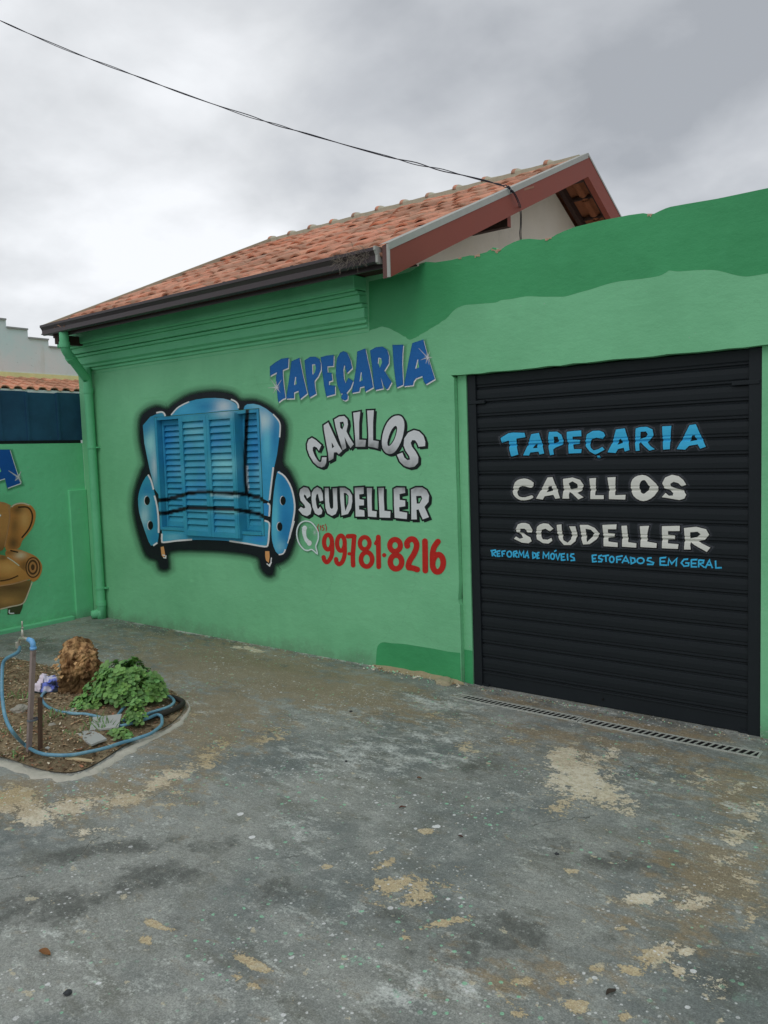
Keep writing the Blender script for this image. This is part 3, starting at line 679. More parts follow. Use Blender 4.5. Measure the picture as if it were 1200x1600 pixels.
# ridge caps: short barrels, each lapping the next, bedded in mortar
lich = plain('lichened_mortar', A(150, 146, 128, GR), 0.9, var=0.3, sc=20, bump=0.5)
MB().box(RX0 + 0.02, RX1 - 0.02, RY - 0.10, RY + 0.10, RZ - 0.05, RZ + 0.012).obj('ridge_mortar', lich, roof)
capm = []
for s in range(2):
    V, Fc = [], []; n = 9
    for lay in (0, -0.012):
        for x, r in ((0, 0.104 + lay), (0.045, 0.100 + lay), (0.085, 0.074 + lay), (0.44, 0.066 + lay)):
            for k in range(n):
                a = math.pi * k / (n - 1); V.append((x, math.cos(a) * r * 1.05, math.sin(a) * r * 0.72))
    for j in range(3):
        for k in range(n - 1): a = j * n + k; Fc.append((a, a + n, a + n + 1, a + 1))
    for k in range(n - 1): Fc.append((k, k + 1, 4 * n + k + 1, 4 * n + k))
    me_ = bpy.data.meshes.new('ridge_tile'); me_.from_pydata(V, [], Fc); me_.materials.append(M['tile']); me_.materials.append(lich); me_.polygons.foreach_set('material_index', [0 if (q < n - 1 or q >= 3 * (n - 1)) else 1 for q in range(len(me_.polygons))]); me_.polygons.foreach_set('use_smooth', [True] * len(me_.polygons)); me_.update(); capm.append(me_)
k = 0; x = RX1 - 0.43
while x > RX0 - 0.05:
    o = bpy.data.objects.new('ridge_tile', capm[0 if (k % 3 == 0 or k > 9) else 1]); C.objects.link(o); attach(o, roof)
    o.location = (x, RY, RZ + 0.0 + random.uniform(-.005, .006)); o.rotation_euler = (0, 0.055 + random.uniform(-.01, .01), random.uniform(-.03, .03))
    x -= 0.385; k += 1
# verge of the left end: mortared edge
m = MB(); a = Vector((RX0 - 0.01, EY + 0.0, EZ + 0.0)); b = Vector((RX0 - 0.01, RY, RZ + 0.01)); m.beam(a, b, 0.05, 0.09)
m.beam((RX0 - 0.01, RY, RZ + .01), (RX0 - 0.01, 6.7, gz2(6.7)), 0.05, 0.09)
m.obj('verge', lich, roof)

# ---- barge boards of the right gable
redp = plain('brick_red_board_paint', A(108, 56, 46), 0.6, 0.25, var=0.16, sc=4, bump=0.2)
zinc = plain('galvanised_flashing', A(132, 133, 128), 0.75, 0.3, 0.0, var=0.18, sc=14)
XB0, XB1 = -3.525, -3.465
def gab(y): return gz2(y) + 0.035                    # top edge of the board
pf = [(EY - 0.015, gab(EY)), (RY, gab(RY)), (RY, gab(RY) - 0.235), (EY - 0.015, gab(EY) - 0.232)]
board = slab(pf, [], XB1, XB0, 'barge_board', redp, shop, axis='x')
slab([(RY + 0.001, gab(RY)), (6.7, gz2(6.7) + 0.035), (6.7, gz2(6.7) - 0.195), (RY + 0.001, gab(RY) - 0.235)], [], XB1, XB0, 'barge_board', redp, shop, axis='x')
# weathered end grain of the board's foot
MB().box(XB0 + 0.0005, XB1 - 0.020, EY - 0.022, EY - 0.0155, gab(EY) - 0.234, gab(EY) - 0.004).obj('board_end', plain('grey_brown_end_grain', A(82, 60, 56), 0.85, var=0.4, sc=30), board)
# zinc flashing folded over the board
m = MB()
m.add([(XB1 + 0.004, EY - 0.03, gab(EY) + 0.006), (XB1 + 0.004, RY + 0.004, gab(RY) + 0.008), (XB1 + 0.004, RY + 0.004, gab(RY) - 0.044), (XB1 + 0.004, EY - 0.03, gab(EY) - 0.046),
       (XB1 - 0.085, EY - 0.03, gab(EY) + 0.006), (XB1 - 0.085, RY + 0.004, gab(RY) + 0.008)], [(0, 3, 2, 1), (0, 1, 5, 4)])
m.add([(XB1 + 0.004, RY + 0.005, gab(RY) + 0.008), (XB1 + 0.004, 6.72, gz2(6.72) + 0.043), (XB1 + 0.004, 6.72, gz2(6.72) + 0.020), (XB1 + 0.004, RY + 0.005, gab(RY) - 0.018),
       (XB1 - 0.085, RY + 0.005, gab(RY) + 0.008), (XB1 - 0.085, 6.72, gz2(6.72) + 0.043)], [(0, 3, 2, 1), (0, 1, 5, 4)])
m.box(XB1 - 0.019, XB1 + 0.006, EY - 0.026, EY - 0.0165, gab(EY) - 0.232, gab(EY) + 0.004)
m.obj('zinc_flashing', zinc, shop)
MB().box(-4.05, XB0 - 0.002, EY + 0.06, RY, 0, 0.02).obj('roof_lining', deck_mat, roof)
rl = C.objects[-1]
for v_ in rl.data.vertices: v_.co.z += gz2(v_.co.y) - 0.075
# purlin ends, rafter and battens below the oversailing roof
rot = plain('dark_old_timber', A(50, 36, 32), 0.85, var=0.35, sc=15, bump=0.3)
m = MB(); y_, z_ = 1.43, 3.775
m.box(-3.93, XB0 - 0.003, y_ - 0.03, y_ + 0.03, z_, z_ + 0.14); m.obj('purlin', rot, roof)
MB().box(XB0 - 0.0028, XB0 - 0.001, y_ - 0.03, y_ + 0.03, z_, z_ + 0.14).box(XB0 - 0.09, XB0 - 0.003, y_ + .0301, y_ + 0.034, z_, z_ + .14).obj('purlin_end', redp, roof)
for yy in (RY - 0.03, 5.2): MB().box(-3.93, XB0 - 0.003, yy, yy + 0.06, gz2(yy) - 0.22, gz2(yy) - 0.10).obj('purlin', rot, roof)
for xx in (-3.87, XB0 - 0.03):
    MB().beam((xx, RY + 0.02, gz2(RY) - 0.085), (xx, 6.6, gz2(6.6) - 0.085), 0.05, 0.08).obj('rafter', rot, roof)
for k in range(9):
    yy = RY + 0.16 + k * 0.33 * math.cos(ang2)
    MB().beam((-3.93, yy, gz2(yy) - 0.035), (XB0 - 0.002, yy, gz2(yy) - 0.035), 0.05, 0.025).obj('batten', rot, roof)

# ---- gutter, fascia and soffit
gm = plain('dark_brown_gutter_paint', A(48, 40, 42, 0.5), 0.38, 0.45, var=0.15, sc=5)
GY0, GZT, GX0, GX1 = -0.50, 3.262, -8.17, -3.575
prof = [(0.115, 0.0), (0.115, -0.095), (0.04, -0.108), (0.022, -0.098), (0.022, -0.055), (0.006, -0.028), (0.0, -0.024), (0.0, 0.0), (0.010, 0.0), (0.010, -0.016), (0.016, -0.020), (0.034, -0.055), (0.034, -0.088), (0.05, -0.098), (0.105, -0.086), (0.105, 0.0)]
m = MB(); n = len(prof)
m.add([(x, GY0 + a, GZT + b) for x in (GX0, GX1) for a, b in prof], [(i, (i + 1) % n, n + (i + 1) % n, n + i) for i in range(n)])
m.add([(GX0 + 0.001, GY0 + a, GZT + b) for a, b in prof[:8]], [tuple(range(8))])
gutter = m.obj('gutter', gm, shop)
MB().add([(GX1 + 0.002 + q, GY0 - 0.006 + a * 1.05, GZT + 0.004 + b * 1.12) for q in (0, 0.02) for a, b in prof[:8]], [tuple(range(8)), tuple(range(15, 7, -1))] + [(i, i + 1, 9 + i, 8 + i) for i in range(7)]).obj('gutter_end_cap', zinc, gutter)
for xx in np.arange(-7.6, -3.7, 0.8):
    MB().beam((xx, GY0 + 0.004, GZT + 0.004), (xx, GY0 + 0.13, GZT + 0.004), 0.025, 0.004).obj('gutter_strap', gm, gutter)
MB().box(-8.12, GX1 + 0.01, GY0 + 0.118, GY0 + 0.135, GZT - 0.13, GZT + 0.01).obj('fascia', gm, shop)
MB().box(-8.0, XB0 - 0.02, GY0 + 0.14, 0.0, 3.201, 3.213).box(XL - 0.1, XL + 0.0, -0.36, 6.2, 3.201, 3.213).obj('soffit', rot, shop)
# short eave beam visible under the gutter's left end
MB().box(-8.06, -7.99, -0.40, 0.05, 3.06, 3.155).obj('eave_beam', rot, shop)
# dead weed caught on the gutter
m = MB()
for k in range(160):
    x0 = random.uniform(-3.95, -3.62); y0 = GY0 + random.uniform(-0.02, 0.03); z0 = GZT + random.uniform(-0.09, 0.0)
    d = Vector((random.uniform(-1, 1), random.uniform(-.9, .2), random.uniform(-.9, .9))).normalized() * random.uniform(0.03, 0.09)
    m.beam((x0, y0, z0), (x0 + d.x, y0 + d.y, z0 + d.z), 0.0015, 0.0015)
o = tag(m.obj('dead_weed', plain('dead_weed_stalks', A(100, 92, 84), 0.9), None, loc=(-3.8, -0.5, 3.2)), 'tuft of dead grey weed tangled at the right end of the brown gutter', 'weed', kind='stuff')

# ---- downpipe
pm = M['green_trim']
PX, PYW = -8.02, -0.062
pts = [(-7.84, -0.42, 3.175), (-7.84, -0.42, 3.04), (-7.845, -0.41, 2.99), (-7.87, -0.36, 2.93), (-8.0, -0.11, 2.73), (PX, -0.07, 2.68), (PX, PYW, 2.62), (PX, PYW, 0.16), (PX - 0.005, PYW - 0.006, 0.10), (PX - 0.03, PYW - 0.03, 0.062), (PX - 0.075, PYW - 0.075, 0.05)]
down = MB().tube(smooth_loop(pts, 3, False), 0.048, 20).obj('downpipe', pm, shop, smooth=True)
for (a, b) in (((-7.84, -0.42, 3.06), (-7.84, -0.42, 3.00)), ((-7.88, -0.345, 2.915), (-7.905, -0.30, 2.88)), ((PX, PYW, 2.60), (PX, PYW, 2.545)), ((PX, PYW, 0.20), (PX, PYW, 0.15))):
    MB().tube([a, b], 0.055, 20).obj('pipe_socket', pm, down)
for z in (1.93, 0.34):
    MB().tube([(PX, PYW, z), (PX, PYW, z + 0.022)], 0.054, 20).box(PX + 0.03, PX + 0.075, -0.04, 0.0, z + 0.002, z + 0.02).box(PX - 0.075, PX - 0.03, -0.04, 0.0, z + 0.002, z + 0.02).obj('pipe_strap', pm, down)
MB().tube([(PX - 0.0751, PYW - 0.0751, 0.05), (PX - 0.0765, PYW - 0.0765, 0.05)], 0.043, 16).obj('pipe_mouth', plain('rusty_pipe_mouth', A(70, 48, 40), 0.9), down)

# ================================================================== ROLLER DOOR
DR = 0.075                                           # how deep the door stands in the opening
dm_t = NT('black_door_enamel')
v = dm_t.noise(3, 5, 0.6); sc_ = dm_t.step(dm_t.noise(9, 9, 0.8, src=dm_t.mapping((0.6, 1, 2.2))), 0.62, 0.72)
c = dm_t.mix(v, A(18, 22, 25), A(23, 27, 30)); c = dm_t.mix(dm_t.math('MULTIPLY', sc_, 0.30), c, A(66, 68, 68))
c = dm_t.mix(dm_t.math('MULTIPLY', dm_t.step(dm_t.noise(60, 5, .8, src=dm_t.mapping((1, 1, .4))), .68, .74), .35), c, A(84, 86, 86))
sepz = dm_t.n.new('ShaderNodeSeparateXYZ'); dm_t.l.new(dm_t.tc, sepz.inputs[0])
dm_t.bump(dm_t.noise(5, 3, 0.5), 0.15, 0.006)
M['door'] = dm_t.done(c, dm_t.math('ADD', 0.42, dm_t.math('MULTIPLY', v, 0.15)), 0.22)
rendr = MB().box(DX0 + 0.003, -3.162, 0.045, 0.19, -0.05, DTOP - 0.001).obj('door_reveal', M['green'], wall)
MB().box(-1.114, DX1 - 0.003, 0.045, 0.19, -0.05, DTOP - 0.001).obj('door_reveal', M['green'], wall)
MB().box(DX0 + 0.004, -3.1625, 0.0440, 0.0449, -0.04, 0.245).obj('dark_green_coat', M['green_dark'], wall)
# header above the curtain, part of the wall
RX_L, RX_R = -3.161, -1.115                          # outer faces of the guide rails
door = MB().box(RX_L + 0.002, RX_R - 0.002, 0.15, 0.17, -0.03, DTOP - 0.002).obj('roller_door', M['door'], shop)
for a, b in ((RX_L, RX_L + 0.072), (RX_R - 0.075, RX_R)):
    o = MB().box(a, b, DR - 0.018, DR + 0.06, -0.028, DTOP - 0.004).obj('guide_rail', M['door'], door); bevel(o, 0.004)
for a, b in ((RX_L + 0.01, RX_L + 0.15), (RX_R - 0.17, RX_R - 0.012)):
    o = MB().box(a, b, DR - 0.024, DR - 0.002, 2.125, 2.150).obj('rail_stop', M['door'], door); bevel(o, 0.003)
CL, CR = RX_L + 0.066, RX_R - 0.070
PZ0, PITCH, NS = 0.087, 0.10735, 21
# one slat, from groove to groove: flat face, then the rolled curl
SP = [(0.0000, 0.0105), (0.0040, 0.0130), (0.0085, 0.0130), (0.0120, 0.0040), (0.0160, 0.0000), (0.0235, 0.0000), (0.0270, 0.0050), (0.0300, 0.0060), (0.0330, 0.0010), (0.0380, -0.0010), (0.0700, -0.0030), (0.1000, -0.0010), (0.1040, 0.0040), (0.1070, 0.0105)]
def prof_y(z):
    if z < PZ0: return DR + 0.002
    u = (z - PZ0) % PITCH
    return DR + float(np.interp(u, [p[0] for p in SP] + [PITCH], [p[1] for p in SP] + [0.0105]))
slat = MB()
for k, (u, d) in enumerate(SP): slat.add([(CL, DR + d, u), (CR, DR + d, u)], [])
slat.add([], [])
slat.f = [(2 * k, 2 * k + 1, 2 * k + 3, 2 * k + 2) for k in range(len(SP) - 1)]
sm = slat.mesh('slat', M['door'])
for k in range(NS):
    z = PZ0 + k * PITCH
    if z + PITCH > DTOP - 0.0: break
    o = bpy.data.objects.new('slat', sm); C.objects.link(o); attach(o, door); o.location = (0, 0, z + 0.0002)
o = MB().box(CL + 0.002, CR - 0.002, DR + 0.002, DR + 0.03, -0.022, PZ0 - 0.001).box(CL + 0.002, CR - 0.002, DR - 0.004, DR + 0.002, 0.075, PZ0 - 0.001).obj('bottom_bar', M['door'], door); bevel(o, 0.002)
for a, b in ((CL + 0.0, CL + 0.06), (CR - 0.06, CR + 0.0)):
    MB().box(a, b, DR - 0.012, DR + 0.001, -0.024, -0.006).obj('bottom_bar_shoe', M['door'], door)
MB().tube([(-2.13, DR + 0.001, 0.03), (-2.13, DR - 0.004, 0.03)], 0.008, 10).obj('lock_hole', plain('lock_black', (0.005, 0.005, 0.005)), door)

def bend_onto_door(brush, name, label=None):
    """lettering painted on the flat is cut at every fold of the slats and laid into them"""
    me = brush.mesh(name, None); bm = bmesh.new(); bm.from_mesh(me); bpy.data.meshes.remove(me)
    zs = [v.co.z for v in bm.verts]; z0, z1 = min(zs), max(zs); k = int((z0 - PZ0) / PITCH) - 1
    while PZ0 + k * PITCH < z1:
        for u, d in SP[:-1]:
            z = PZ0 + k * PITCH + u
            if z0 < z < z1: bmesh.ops.bisect_plane(bm, geom=bm.verts[:] + bm.edges[:] + bm.faces[:], plane_co=(0, 0, z), plane_no=(0, 0, 1), dist=1e-6)
        k += 1
    for v in bm.verts: v.co.y = prof_y(v.co.z) + v.co.y - DR
    me = bpy.data.meshes.new(name); bm.to_mesh(me); bm.free(); me.materials.append(M['door_paint'])
    o = bpy.data.objects.new(name, me); C.objects.link(o); attach(o, door)
    if label: o['label'] = label
    return o
t = NT('sign_writer_enamel'); n = t.n.new('ShaderNodeAttribute'); n.attribute_name = 'paint'
f = t.noise(30, 4, 0.6); c = t.mix(0.15, n.outputs['Color'], t.mix(f, (0, 0, 0), (0.8, 0.8, 0.8)), 'OVERLAY')
M['door_paint'] = t.done(c, 0.5, 0.3, alpha=n.outputs['Alpha'])
on_door = lambda x, y, off: (lambda P: (P[0], DR - off, P[2]))(on_y(x, y, DR))

def door_word(name, letters, col, label):
    """letters: (crop origin x, y, scale, outline, holes)"""
    b = Brush(on_door, off=0.0010, inc=0.00004)
    GREYH = A(86, 88, 96)
    for (ox, oy, sc, poly, holes) in letters:
        b.at(ox, oy, sc); k = sc / 6.667
        b.line(poly, 16 * k, GREYH, 16 * k, 0.30, closed=True)
    b.inc = 0.00004
    for (ox, oy, sc, poly, holes) in letters:
        b.at(ox, oy, sc); k = sc / 6.667
        b.line(poly, 9 * k, A(8, 10, 12), 3 * k, 0.95, closed=True, shift=(3 * k, 3 * k))
        for h in holes: b.line(h, 5 * k, A(8, 10, 12), 2 * k, 0.9, closed=True)
    for (ox, oy, sc, poly, holes) in letters:
        b.at(ox, oy, sc); b.fill(poly, col, holes)
    bend_onto_door(b, name, label)
Kc = (775, 650, 6.667); Lc = (930, 650, 6.667); Mc = (760, 790, 6.667); Nc = (910, 800, 5.217)
door_word('painted_word', [
    Kc + ([(50,230),(130,180),(180,172),(300,175),(310,220),(215,235),(215,300),(235,400),(160,425),(140,340),(135,255),(60,280)], []),
    Kc + ([(370,190),(450,175),(480,280),(505,390),(455,400),(445,370),(360,380),(345,412),(285,410),(330,310)], [[(408,295),(425,292),(435,332),(388,336)]]),
    Kc + ([(555,165),(640,163),(685,195),(705,260),(690,300),(620,330),(598,350),(605,400),(565,410),(550,330),(545,230)], [[(603,215),(645,215),(658,265),(640,275),(605,285)]]),
    Kc + ([(740,165),(820,155),(890,150),(893,210),(800,215),(800,245),(880,250),(865,290),(805,295),(815,345),(895,345),(890,385),(760,390),(755,300),(740,240)], []),
    Kc + ([(930,270),(950,190),(1010,155),(1080,152),(1125,170),(1140,205),(1110,240),(1050,225),(1000,240),(980,280),(990,330),(1020,358),(1070,345),(1110,322),(1135,350),(1080,380),(1035,403),(980,370),(940,320)], []),
    Kc + ([(1045,437),(1062,425),(1050,415),(1080,412),(1092,432),(1075,440)], []),
    Lc + ([(220,140),(310,128),(340,230),(360,355),(310,370),(300,330),(240,345),(215,385),(130,378),(175,290),(205,190)], [[(248,250),(270,235),(285,282),(235,300)]]),
    Lc + ([(425,130),(470,115),(540,112),(600,140),(610,200),(570,250),(545,270),(580,315),(625,345),(565,360),(500,300),(475,270),(460,290),(465,360),(425,365),(415,270)], [[(475,165),(530,160),(550,190),(530,220),(470,240)]]),
    Lc + ([(700,108),(795,102),(785,230),(780,345),(710,350),(703,220)], []),
    Lc + ([(985,95),(1050,85),(1100,200),(1155,320),(1095,340),(1070,295),(980,310),(940,350),(850,345),(920,220)], [[(1010,205),(1035,200),(1060,250),(990,265)]])],
    SKYB, 'sky blue word TAPEÇARIA across the black door')
door_word('painted_word', [
    Kc + (smooth_loop([(175,780),(200,690),(260,655),(330,655),(395,695),(375,745),(330,740),(270,730),(235,755),(225,800),(250,840),(310,845),(375,825),(390,850),(330,875),(260,878),(200,840)], 2), []),
    Kc + ([(540,640),(590,635),(630,740),(670,855),(620,862),(600,820),(510,835),(490,870),(420,860),(480,750)], [[(550,735),(580,730),(590,780),(530,795)]]),
    Kc + ([(700,655),(800,640),(880,665),(915,720),(890,780),(850,800),(915,845),(860,870),(800,810),(770,790),(762,820),(765,860),(695,860),(705,760)], [[(760,700),(800,680),(850,710),(850,750),(780,765)]]),
    Kc + ([(975,650),(1045,645),(1040,750),(1035,825),(1125,825),(1125,865),(985,865),(985,780)], []),
    Lc + ([(130,640),(215,635),(210,740),(210,825),(320,820),(315,870),(145,865),(145,760)], []),
    Lc + (smooth_loop([(370,740),(390,660),(450,620),(530,620),(600,670),(660,745),(620,830),(540,880),(470,880),(400,830)], 2), [smooth_loop([(460,735),(480,680),(520,668),(555,720),(570,740),(550,775),(510,810),(475,790)], 2)]),
    Lc + ([(700,700),(730,640),(800,612),(870,625),(920,665),(950,715),(900,735),(870,700),(820,685),(785,705),(790,735),(850,755),(920,775),(950,820),(930,860),(880,875),(790,860),(695,845),(735,800),(770,830),(810,828),(815,800),(770,770),(720,750)], [])],
    BONE, 'bone white word CARLLOS across the black door')
door_word('painted_word', [
    Mc + ([(305,250),(330,195),(370,180),(410,180),(450,195),(480,250),(475,280),(430,280),(400,240),(355,240),(350,270),(400,300),(460,330),(475,370),(440,392),(370,385),(290,345),(310,320),(350,345),(385,335),(370,305),(320,280)], []),
    Mc + ([(515,290),(530,220),(560,195),(600,183),(650,190),(700,240),(660,270),(620,240),(580,250),(565,300),(590,350),(640,355),(680,335),(690,365),(650,395),(590,390),(530,350)], []),
    Mc + ([(735,200),(785,195),(790,290),(805,360),(850,385),(885,350),(890,280),(865,215),(930,215),(948,300),(930,370),(880,410),(810,410),(760,350),(740,290)], []),
    Mc + ([(975,200),(1060,200),(1130,230),(1180,290),(1150,350),(1080,400),(1010,405),(990,340),(985,270)], [[(1035,240),(1090,250),(1125,290),(1090,340),(1050,380),(1040,300)]]),
    Nc + ([(165,105),(280,100),(278,140),(210,140),(210,170),(265,178),(262,205),(210,210),(215,240),(290,250),(290,285),(175,278),(172,200)], []),
    Nc + ([(320,112),(365,110),(370,180),(375,245),(442,255),(440,290),(325,282),(325,200)], []),
    Nc + ([(470,115),(545,112),(530,180),(530,240),(608,255),(605,292),(475,285),(475,200)], []),
    Nc + ([(650,115),(795,112),(795,155),(700,155),(700,185),(755,190),(755,225),(695,225),(700,255),(785,262),(780,300),(650,295),(650,200)], []),
    Nc + ([(830,130),(930,120),(1010,140),(1035,185),(1000,225),(945,240),(1045,290),(1015,325),(910,265),(885,245),(880,270),(885,305),(830,305),(835,220)], [[(880,165),(940,160),(965,180),(935,205),(880,215)]])],
    BONE, 'bone white word SCUDELLER across the black door')
def ell(cx, cy, rx, ry, n=12): return [(cx + rx * math.cos(2 * math.pi * k / n + 0.6), cy + ry * math.sin(2 * math.pi * k / n + 0.6)) for k in range(n + 1)]
def small_text(crop, strokes, hw, label):
    b = Brush(on_door, *crop, off=0.0012, inc=0.00003)
    for s in strokes: b.line(s, hw, SKYB, 2.5, 1.0)
    bend_onto_door(b, 'painted_line', label)
small_text(Mc, [[(60,465),(65,528)],[(45,470),(95,463),(102,482),(70,500),(104,530)],[(115,472),(118,528),(148,525)],[(115,474),(148,470)],[(116,500),(142,498)],[(165,473),(168,532)],[(163,476),(202,471)],[(166,503),(192,500)],
    ell(242,505,24,30),[(285,480),(287,538)],[(283,480),(315,474),(322,494),(290,508),(324,540)],[(337,542),(347,475),(366,518),(390,475),(392,542)],[(403,544),(430,478),(442,548)],[(412,520),(438,522)],
    [(485,488),(488,546),(518,532),(516,500),(478,485)],[(535,488),(532,548),(556,546)],[(535,490),(556,488)],[(532,518),(552,516)],
    [(594,552),(596,485),(624,532),(652,488),(652,558)],ell(692,528,20,30),[(706,478),(724,467)],[(726,500),(746,562),(770,495)],[(782,503),(786,568),(826,564)],[(780,505),(820,500)],[(782,535),(816,532)],[(846,500),(850,572)],
    [(918,503),(886,505),(880,528),(916,545),(920,568),(878,572)]], 6.5, 'small sky blue lettering REFORMA DE MÓVEIS')
small_text(Nc, [[(82,352),(86,405),(120,402)],[(78,354),(118,350)],[(83,380),(112,378)],[(162,352),(136,360),(136,376),(164,386),(156,404),(128,404)],[(165,360),(218,352)],[(192,358),(195,406)],ell(241,386,18,24),
    [(281,362),(283,415)],[(280,365),(330,358)],[(282,388),(318,386)],[(325,416),(355,362),(382,418)],[(340,398),(372,400)],[(396,372),(400,421),(434,405),(426,378),(388,370)],ell(476,396,28,23),
    [(566,373),(536,375),(531,394),(582,412),(576,427),(528,426)],[(636,372),(636,430),(692,433)],[(632,375),(682,371)],[(635,402),(677,402)],[(700,437),(706,382),(730,422),(770,378),(766,442)],
    [(862,384),(828,387),(808,414),(830,441),(866,437),(869,415),(840,414)],[(890,387),(890,446),(937,446)],[(888,390),(937,388)],[(890,418),(930,418)],[(950,390),(950,450)],[(948,392),(990,395),(986,414),(955,420),(998,452)],
    [(1004,457),(1035,392),(1062,457)],[(1018,430),(1055,433)],[(1086,396),(1090,455),(1138,453)]], 5.0, 'small sky blue lettering ESTOFADOS EM GERAL')

# ================================================================== LETTERING ON THE SHOP WALL
Ac, Bc, Cc = (415, 540, 10), (500, 530, 10), (570, 520, 10)
def part_paint(b, name, label, parent=None):
    o = b.obj(name, M['paint'], parent or wall)
    if label: o['label'] = label
    return o
b = Brush(on_shop)
tap = [Ac + ([(75,330),(160,265),(250,210),(358,195),(352,345),(268,380),(270,480),(285,640),(310,815),(262,835),(205,880),(195,800),(180,640),(170,500),(185,410),(100,455),(75,470)], []),
    Ac + ([(410,250),(530,195),(560,350),(600,540),(650,745),(545,830),(520,700),(445,730),(445,820),(330,825),(355,650),(385,450)], [[(475,490),(490,600),(458,615)]]),
    Ac + ([(615,235),(700,180),(780,178),(840,215),(865,280),(862,380),(820,480),(765,550),(770,640),(790,750),(695,805),(670,700),(640,480)], [[(740,295),(775,290),(790,350),(775,420),(745,450)]]),
    Ac + ([(870,185),(960,160),(1065,150),(1060,315),(965,320),(970,425),(1030,430),(1045,540),(990,560),(990,620),(1085,630),(1085,755),(955,790),(925,640),(895,420)], []),
    Bc + ([(275,300),(320,215),(370,192),(425,215),(475,320),(503,450),(425,525),(400,420),(380,400),(365,480),(375,620),(405,695),(445,610),(518,655),(480,760),(410,845),(330,845),(280,720),(255,560),(260,400)], []),
    Bc + ([(365,846),(420,848),(436,880),(430,935),(395,955),(350,935),(335,905),(352,880)], []),
    Bc + ([(590,195),(710,150),(740,300),(790,520),(830,750),(715,815),(700,730),(625,750),(615,815),(505,835),(540,650),(570,450)], [[(650,520),(668,640),(630,660)]]),
    Bc + ([(790,180),(880,130),(980,120),(1050,170),(1078,260),(1075,380),(1005,490),(1060,580),(1120,670),(1065,770),(1040,780),(990,690),(950,580),(985,765),(870,790),(850,720),(825,450)], [[(925,290),(960,300),(975,360),(940,450),(915,380)]]),
    Cc + ([(440,195),(600,190),(590,320),(585,480),(600,810),(505,850),(480,680),(455,450)], []),
    Cc + ([(750,165),(915,110),(950,250),(1010,450),(1095,720),(960,800),(930,760),(905,670),(800,710),(765,760),(755,815),(615,830),(650,670),(700,400)], [[(835,420),(855,540),(800,560)]])]
DG = A(38, 84, 58)
for ox, oy, sc, p, h in tap:
    b.at(ox, oy, sc); b.line(p, 12, DG, 34, 0.30, closed=True, shift=(24, 28))
for ox, oy, sc, p, h in tap:
    b.at(ox, oy, sc); b.fill(p, A(178, 184, 188), [[(x - 8, y - 4) for x, y in q] for q in h], shift=(13, 18)); b.line(p, 2, A(178, 184, 188), 3, 1.0, closed=True, shift=(13, 18))
for ox, oy, sc, p, h in tap:
    b.at(ox, oy, sc)
    b.fill(p, BLUE, h); b.line(p, 1, BLUE, 7, 0.9, closed=True)
for ox, oy, sc, p, h in tap:
    b.at(ox, oy, sc)
    for q in h: b.line(q[:1] + q[-1:], 5, A(178, 184, 188), 3)
b.at(*Ac[:3]); b.sparkle((175, 655), [(82, 522), (252, 535), (236, 735), (122, 748), (40, 660), (170, 560)], A(205, 208, 206))
b.at(*Cc[:3]); b.sparkle((985, 388), [(845, 240), (878, 425), (1022, 290), (1060, 385), (960, 480), (1010, 500), (975, 310)], A(200, 200, 198), 40)
part_paint(b, 'painted_word', 'blue word TAPEÇARIA with silver edge on the green wall')

def silver_word(letters, shade_top, label, drop=(20, 20)):
    b = Brush(on_shop)
    for ox, oy, sc, p, h in letters:
        b.at(ox, oy, sc)
        b.line(p, 24, BLACKP, 3, 1, closed=True); b.fill(p, BLACKP, h, shift=drop); b.line(p, 12, BLACKP, 3, 1, closed=True, shift=drop)
        for q in h: b.line(q, 14, BLACKP, 2, closed=True)
    b.inc = 0.00003
    for ox, oy, sc, p, h in letters:
        b.at(ox, oy, sc); ys = [q[1] for q in p]; y0, y1 = min(ys), max(ys)
        def cf(x, y, y0=y0, y1=y1):
            tt = (y - y0) / (y1 - y0); n = noise.noise((x / 60, y / 70, 3.3)) * 0.5
            k = max(0, 1 - tt / 0.32) if shade_top else max(0, (tt - 0.68) / 0.32)
            return mixc(SILVER, A(92, 92, 94), min(0.85, max(0, k * (0.75 + n))))
        b.fill(p, cf, h, step=26)
        hl = A(186, 186, 190)
    return part_paint(b, 'painted_word', label)
Dc, Ec, Fc_, Gc = (470, 630, 10), (560, 640, 10), (460, 750, 10), (560, 740, 10)
